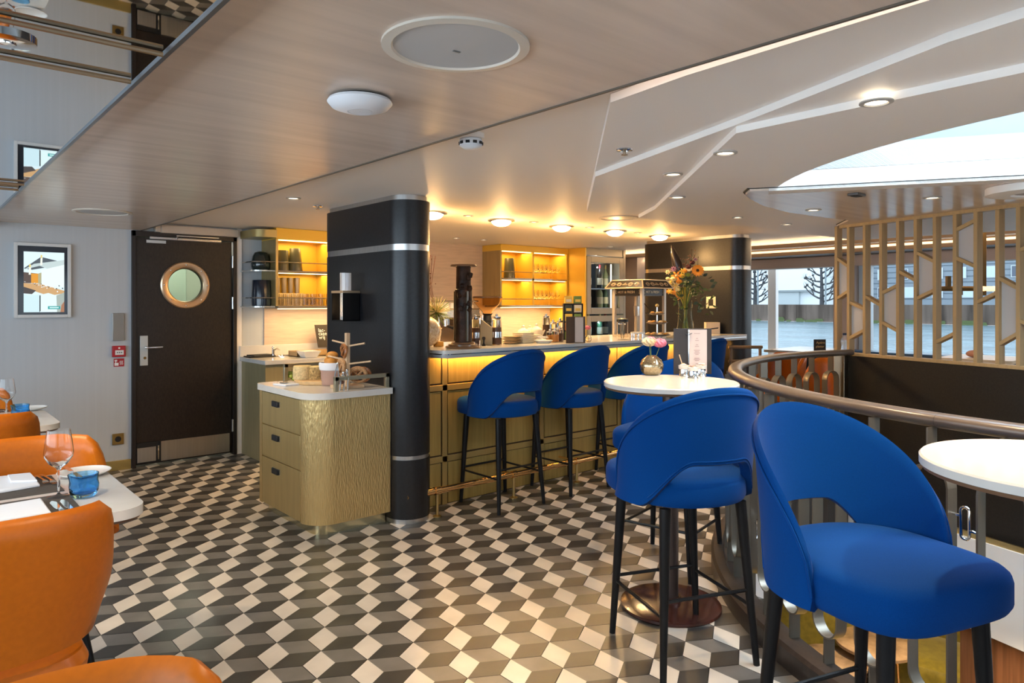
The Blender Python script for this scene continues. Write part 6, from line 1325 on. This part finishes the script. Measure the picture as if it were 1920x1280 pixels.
for s_ in (-.22, .05): MB().tube([(q.x+vw.x*s_, q.y+vw.y*s_, 0), (q.x+vw.x*s_, q.y+vw.y*s_, 1.0)], .014, 8).build('leg', WCH, t)
for z in (.995, .865, .45): MB().tube([(q.x-vw.x*.24, q.y-vw.y*.24, z), (q.x+vw.x*.07, q.y+vw.y*.07, z)], .015, 8).build('rail', WCH, t)
q = Vector(sp(dist_at(1587), ZB+.0155, 0)); t = thing('water_bottle', 'small clear water bottle with dark cap behind the first bar of the oak screen', 'bottle', q+Vector((.04,.03,0))); q = t.location
MB().lathe([(.001,0),(.028,0),(.03,.01),(.024,.045),(.032,.075),(.030,.095),(.013,.118),(.012,.128)], q, 20, cap=False).build('bottle_body', M('bottle_clear', (.85,.85,.88), .08, trans=.7, ior=1.2), t); MB().lathe([(.014,.126),(.014,.142),(.001,.143)], q, 16, cap=False).build('cap', M('cap_navy', (.01,.02,.06), .4), t)
q = Vector(PD(1820, 541, 6.3)); t = thing('hanging_lamp', 'bronze hanging lamp of two flat uprights and crossing tubes behind the oak screen', 'light', q); LB = M('lamp_bronze', (.20,.125,.05), .3, metal=.8)
for px, a_, b_ in ((1799, 350, 553), (1843, 340, 554)):
    p0_, p1_ = Vector(PD(px, a_, 6.3)), Vector(PD(px, b_, 6.3)); p0_.z = 2.085; MB().obox(((p0_.x+p1_.x)/2, (p0_.y+p1_.y)/2, (p0_.z+p1_.z)/2), (.045, .03, p0_.z-p1_.z), A1).build('upright', LB, t, bevel=.002)
MB().tube([PD(1762, 541, 6.25), PD(1826, 541, 6.25)], .022, 12).build('cross_tube', LB, t); MB().tube([PD(1830, 541, 6.25), PD(1868, 541, 6.35)], .022, 12).build('glow_tube', E('tube_glow', (1,.62,.25), 1.6), t)
MB().obox(PD(1778, 529, 6.25), (.035, .03, .11), A1).build('stub', LB, t)
for (x, y, p_) in ((6.6, 2.9, 26), (7.6, 1.2, 26), (7.4, 3.8, 22), (7.2, -.8, 22), (8.4, 2.2, 14), (6.2, .2, 16), (8.5, 5.0, 16)): spot('downlight_far', (x, y, 2.05), p_*1.5, (1,.76,.48), 120, .8, .05)
for (x, y, p_) in ((9.2, 7.8, 14), (8.4, 6.6, 8)): point('corridor_lamp', (x, y, 1.85), p_, (1,.72,.42), .1)
for x in (3.2, 4.5, 5.8): spot('bar_work_light', (x, 5.4, 2.06), 16, (1,.70,.36), 130, .8, .05)
for x in (3.3, 4.4, 5.4): spot('bar_top_light', (x, 4.15, 2.06), 9, (1,.72,.40), 110, .8, .04)

# ================================================================ LOWER DECK
OLV = M('olive_velvet', (.20,.17,.022), .45, noise=((20,20,20), .25), sheen=.6)
def armchair(x, y, rz, label):
    t = thing('armchair', label, 'armchair', (x, y, LZ), rz, 'olive armchairs on the lower deck')
    NF, F = 30, 2.0; grid = []
    def P(f, s, off):
        a = abs(f); zt = .78 if a < .8 else .78-.22*min(1, (a-.8)/.9); z = .18+(zt-.18)*s; c_, s_ = math.cos(f-PI/2), math.sin(f-PI/2); r = (abs(c_)**3+abs(s_)**3)**(-1/3); return ((.40+off+.03*s)*r*c_, (.36+off+.03*s)*r*s_, z)
    for i in range(NF+1):
        f = -F+2*F*i/NF; col = [P(f, k/5, .04) for k in range(6)]; tp = P(f, 1, 0); col.append((tp[0], tp[1], tp[2]+.03)); col += [P(f, k/5, -.04) for k in range(5, -1, -1)]; grid.append(col)
    MB().rings(grid).build('backrest', OLV, t, world=False, ang=60); out = lambda ins, z: [(x_, y_, z) for x_, y_ in rrect(-.36+ins, -.32+ins, .36-ins, .40-ins, .10, 6)]
    MB().rings([out(.02,.18), out(0,.25), out(0,.40), out(.03,.45), out(.10,.47), out(.2,.475)]).build('seat', OLV, t, world=False)
    for sx in (-1, 1):
        for sy in (-1, 1): MB().tube([(sx*.28, sy*.26, .19), (sx*.31, sy*.30, 0)], [.02, .012], 10).build('leg', WALN, t, world=False)
a_ = PZ(1775, 1225, -1.45); armchair(a_[0], a_[1], R(98), 'olive green velvet armchair on the lower deck, seen under the right foreground stool')
a_ = PZ(1505, 1150, -1.45); armchair(a_[0], a_[1], R(-60), 'olive green velvet armchair on the lower deck, seen left below the foreground stool')
def low_table(p, r, z, label, mat):
    q = PZ(*p, z); t = thing('side_table', label, 'table', (q[0], q[1], LZ), 0, 'round tables on the lower deck'); MB().lathe([(r*.97,z-LZ-.03),(r,z-LZ-.025),(r,z-LZ-.003),(r*.98,z-LZ)], (q[0], q[1], LZ), 40).build('tabletop', mat, t)
    for k in range(3): a = k*2.1+.4; MB().tube([(q[0]+r*.7*math.cos(a), q[1]+r*.7*math.sin(a), LZ), (q[0]+r*.6*math.cos(a), q[1]+r*.6*math.sin(a), z-.03)], .012, 8).build('leg', COPR, t)
low_table((1640, 1203), .30, -1.37, 'round marble side table on the lower deck next to the olive armchair', M('marble_brown', (.42,.30,.20), .2, noise=((6,6,6), .5))); low_table((1560, 1235), .26, -1.45, 'second round side table on the lower deck near the curb', M('marble_brown'))
tag(MB().prism([(p[0], p[1]) for p in rrect(3.0, .3, 4.9, 2.3, .1)], LZ, LZ+.012).build('rug', M('rug_yellow', (.50,.33,.06), .85, noise=((3,3,3), .5))), 'mustard yellow rug on the lower deck below the railing', 'rug')
for (x, y, p_) in ((4.4, 1.0, 80), (5.6, 2.0, 80), (3.3, -.2, 50), (6.4, .6, 60), (4.8, -.6, 60)): spot('lower_lamp', (x, y, -.35), p_, (1,.70,.38), 140, .8, .06)

# ================================================================ OUTSIDE
GZ = -1.2
WTR = M('river_water', (.13,.20,.23), .22, bump=((1.3,.7,1), .9, .30), spec=.5, noise=((.25,.10,1), .35))
tag(MB().box((9.6, -220, GZ-.1), (94.6, 260, GZ)).build('river_water', WTR, smooth=False), 'grey blue rippled river water outside the windows', 'water', kind='stuff')
QW = M('quay_wall', (.15,.115,.095), .9, noise=((.9,.9,.10), .55), bump=((1,1,1), .4, .1), spec=.1); t = thing('quay_wall', 'long brown grey quay wall across the river', 'wall', (95.5, 20, GZ))
for k in range(30): MB().box((95, -80+k*8, GZ), (96, -72.03+k*8, 1.18)).build('panel', QW, t, smooth=False)
random.seed(31); m = MB()
for k in range(90):
    y = 20+random.uniform(-60, 80); m.ball((94.9, y, GZ+random.uniform(.0,.3)), (.2, random.uniform(.3,1.0), random.uniform(.15,.5)), 6, 4)
tag(m.build('weed', M('weed_green', (.10,.13,.05), .9), t), kind='stuff')
MB().box((96, -220, GZ), (230, 260, 1.12)).build('quay_ground', M('quay_ground_grey', (.30,.31,.31), .9), t, smooth=False)
WBD = M('white_building', (.80,.84,.86), .7); t = thing('white_building', 'plain white building with an open grey shed behind the bare trees', 'building', (118, 80, 1.1))
y_a = PU(1545, 560, 112)[1]; y_b = PU(1330, 560, 112)[1]; MB().box((112, y_a, 1.1), (130, y_b+30, 18)).build('facade', WBD, t, smooth=False)
sa, sb = PU(1500, 548, 111.9)[1], PU(1459, 548, 111.9)[1]; MB().box((111.5, sa, 1.1), (112, sb, PU(1480, 547, 111.5)[2])).build('shed_opening', M('shed_grey', (.50,.55,.56), .7), t); MB().box((111.2, sa-2.5, PU(1480, 547, 111.5)[2]), (112.05, sb+1, PU(1480, 545, 111.5)[2]+.1)).build('shed_edge', M('grey_trim', (.3,.33,.34), .7), t)
t = thing('house', 'pale house with dark upper window behind the right bare tree', 'building', (120, 62, 1.1)); yh = PU(1580, 560, 118)[1]; MB().box((118, yh, 1.1), (126, y_a-.3, 14)).build('facade', M('house_pale', (.66,.70,.74), .7), t, smooth=False)
for a_, b_, c_, d_ in ((1555, 1563, 510, 528), (1553, 1564, 556, 569)): y1_, y0_ = PU(a_, 560, 117.9)[1], PU(b_, 560, 117.9)[1]; MB().box((117.85, y0_, PU(a_, d_, 117.9)[2]), (118, y1_, PU(a_, c_, 117.9)[2])).build('window', M('window_slate', (.10,.12,.16), .2), t, bevel=.02)
t = thing('dark_apartments', 'bluish grey apartment block with many windows across the river', 'building', (125, 20, 1.1)); DBM = M('cladding_grey', (.25,.29,.33), .6); yA, yB = PU(1622, 560, 120)[1], PU(2050, 560, 120)[1]
MB().box((120, yB, 1.1), (134, yA, 16)).build('facade', DBM, t, smooth=False)
for k in range(16): z = 2.0+k*.85; MB().box((119.93, yB, z), (120, yA, z+.06)).build('cladding_line', M('cladding_dark', (.08,.11,.14), .6), t, smooth=False)
wm = None; WPM = M('window_pale', (.55,.66,.75), .15); WFM = M('window_edge', (.62,.68,.72), .5)
for r_ in range(4):
    y = yA-2.0; k = 0
    while y > yB+2:
        z = 2.2+r_*2.9; w2 = 1.5 if (k+r_) % 3 else 2.4
        f = MB().box((119.84, y-w2, z), (119.92, y, z+1.7)).build('window', WFM, t, smooth=False); MB().box((119.82, y-w2+.1, z+.1), (119.84, y-w2/2-.04, z+1.6)).build('pane', WPM if (k*3+r_) % 4 else M('window_slate'), f, world=False, smooth=False) if False else None
        m = MB().box((119.82, y-w2+.1, z+.1), (119.838, y-w2/2-.04, z+1.6)).box((119.82, y-w2/2+.04, z+.1), (119.838, y-.1, z+1.6)); m.build('pane', WPM if (k*3+r_) % 4 else M('window_slate'), t, smooth=False)
        y -= w2+1.6+(.9 if k % 2 else 0); k += 1
BK = M('bark_grey', (.075,.075,.080), .9, noise=((3,3,3), .4))
def pollard(px, u, label, seed, s_=1.0, pxs=1.0):
    random.seed(seed); b = Vector(PU(px, 571, u)); b.z = 1.1; t = thing('pollard_tree', label, 'tree', b); m = MB(); kn = MB(); tw = MB(); H_ = 5.4*s_
    m.tube([b, b+Vector((0,0,H_*.45)), b+Vector((0,.1,H_*.95))], [.34, .26, .16], 8)
    for k in range(11):
        z = H_*(.08+.85*k/11); sg_ = 1 if k % 2 else -1; L = (3.7-2.0*abs(k/11-.25))*s_*random.uniform(.75,1.05); p = b+Vector((0,0,z)); pts = [p]; d = Vector((random.uniform(-.3,.3), sg_, random.uniform(.0,.25)))
        for i in range(5): d = (d+Vector((random.uniform(-.2,.2), 0, random.uniform(-.05,.35)))).normalized(); p = p+d*L/5; pts.append(p)
        m.tube(pts, [.15, .13, .11, .09, .08, .09], 7); kn.ball(tuple(p), .20*s_, 8, 6)
        q0_ = pts[2]; q1_ = q0_+Vector((random.uniform(-.4,.4), sg_*.5, .9)); m.tube([q0_, q1_], [.09, .06], 6); kn.ball(tuple(q1_), .16, 8, 6)
        for e_ in (p, q1_):
            for j in range(7): dd = Vector((random.gauss(0,.5), random.gauss(0,.6), abs(random.gauss(.5,.5)))).normalized(); tw.tube([e_, e_+dd*random.uniform(.5,.9)], [.022, .008], 4)
    kn.ball(tuple(b+Vector((0,.1,H_))), .28, 8, 6)
    m.build('trunk_and_branches', BK, t); tag(kn.build('knuckle', BK, t), kind='stuff'); tag(tw.build('twig', BK, t), kind='stuff')
pollard(1541, 100, 'bare pollarded tree with knobbly branches in the middle of the far window', 3); pollard(1416, 100, 'bare pollarded tree next to the brown pillar, partly hidden', 8, .95)
pollard(1352, 100, 'bare pollarded tree hidden mostly behind the far brown pillar', 12, .9)
for px, lb in ((1421, 'thin grey lamp post beside the tree next to the brown pillar'), (1548, 'thin grey lamp post beside the tree in the middle of the far window')):
    b = Vector(PU(px, 571, 99)); tag(MB().tube([(b.x, b.y, 1.1), (b.x, b.y, 9)], [.14, .10], 8).build('lamp_post', M('post_grey', (.25,.29,.31), .6)), lb, 'post')
b = PU(1449, 560, 9.45); tag(MB().box((9.42, b[1]-.062, -1.2), (9.5, b[1]+.062, 3.2)).build('reflection_bar', M('reflection_white', (.92,.88,.85), .3), bevel=.008), 'white upright bar just outside the far window, standing in for a reflection', 'post')  # solid bar imitates a bright reflection stripe in the window glass
tag(MB().box((9.13, -8, -1.2), (9.5, 12, -.4)).build('hull_ledge', M('hull_grey', (.45,.48,.5), .5), smooth=False), 'grey hull ledge outside below the far windows', 'ledge')
for o in bpy.data.objects:
    if o.type == 'MESH' and not o.data.materials: o.data.materials.append(WHITE)
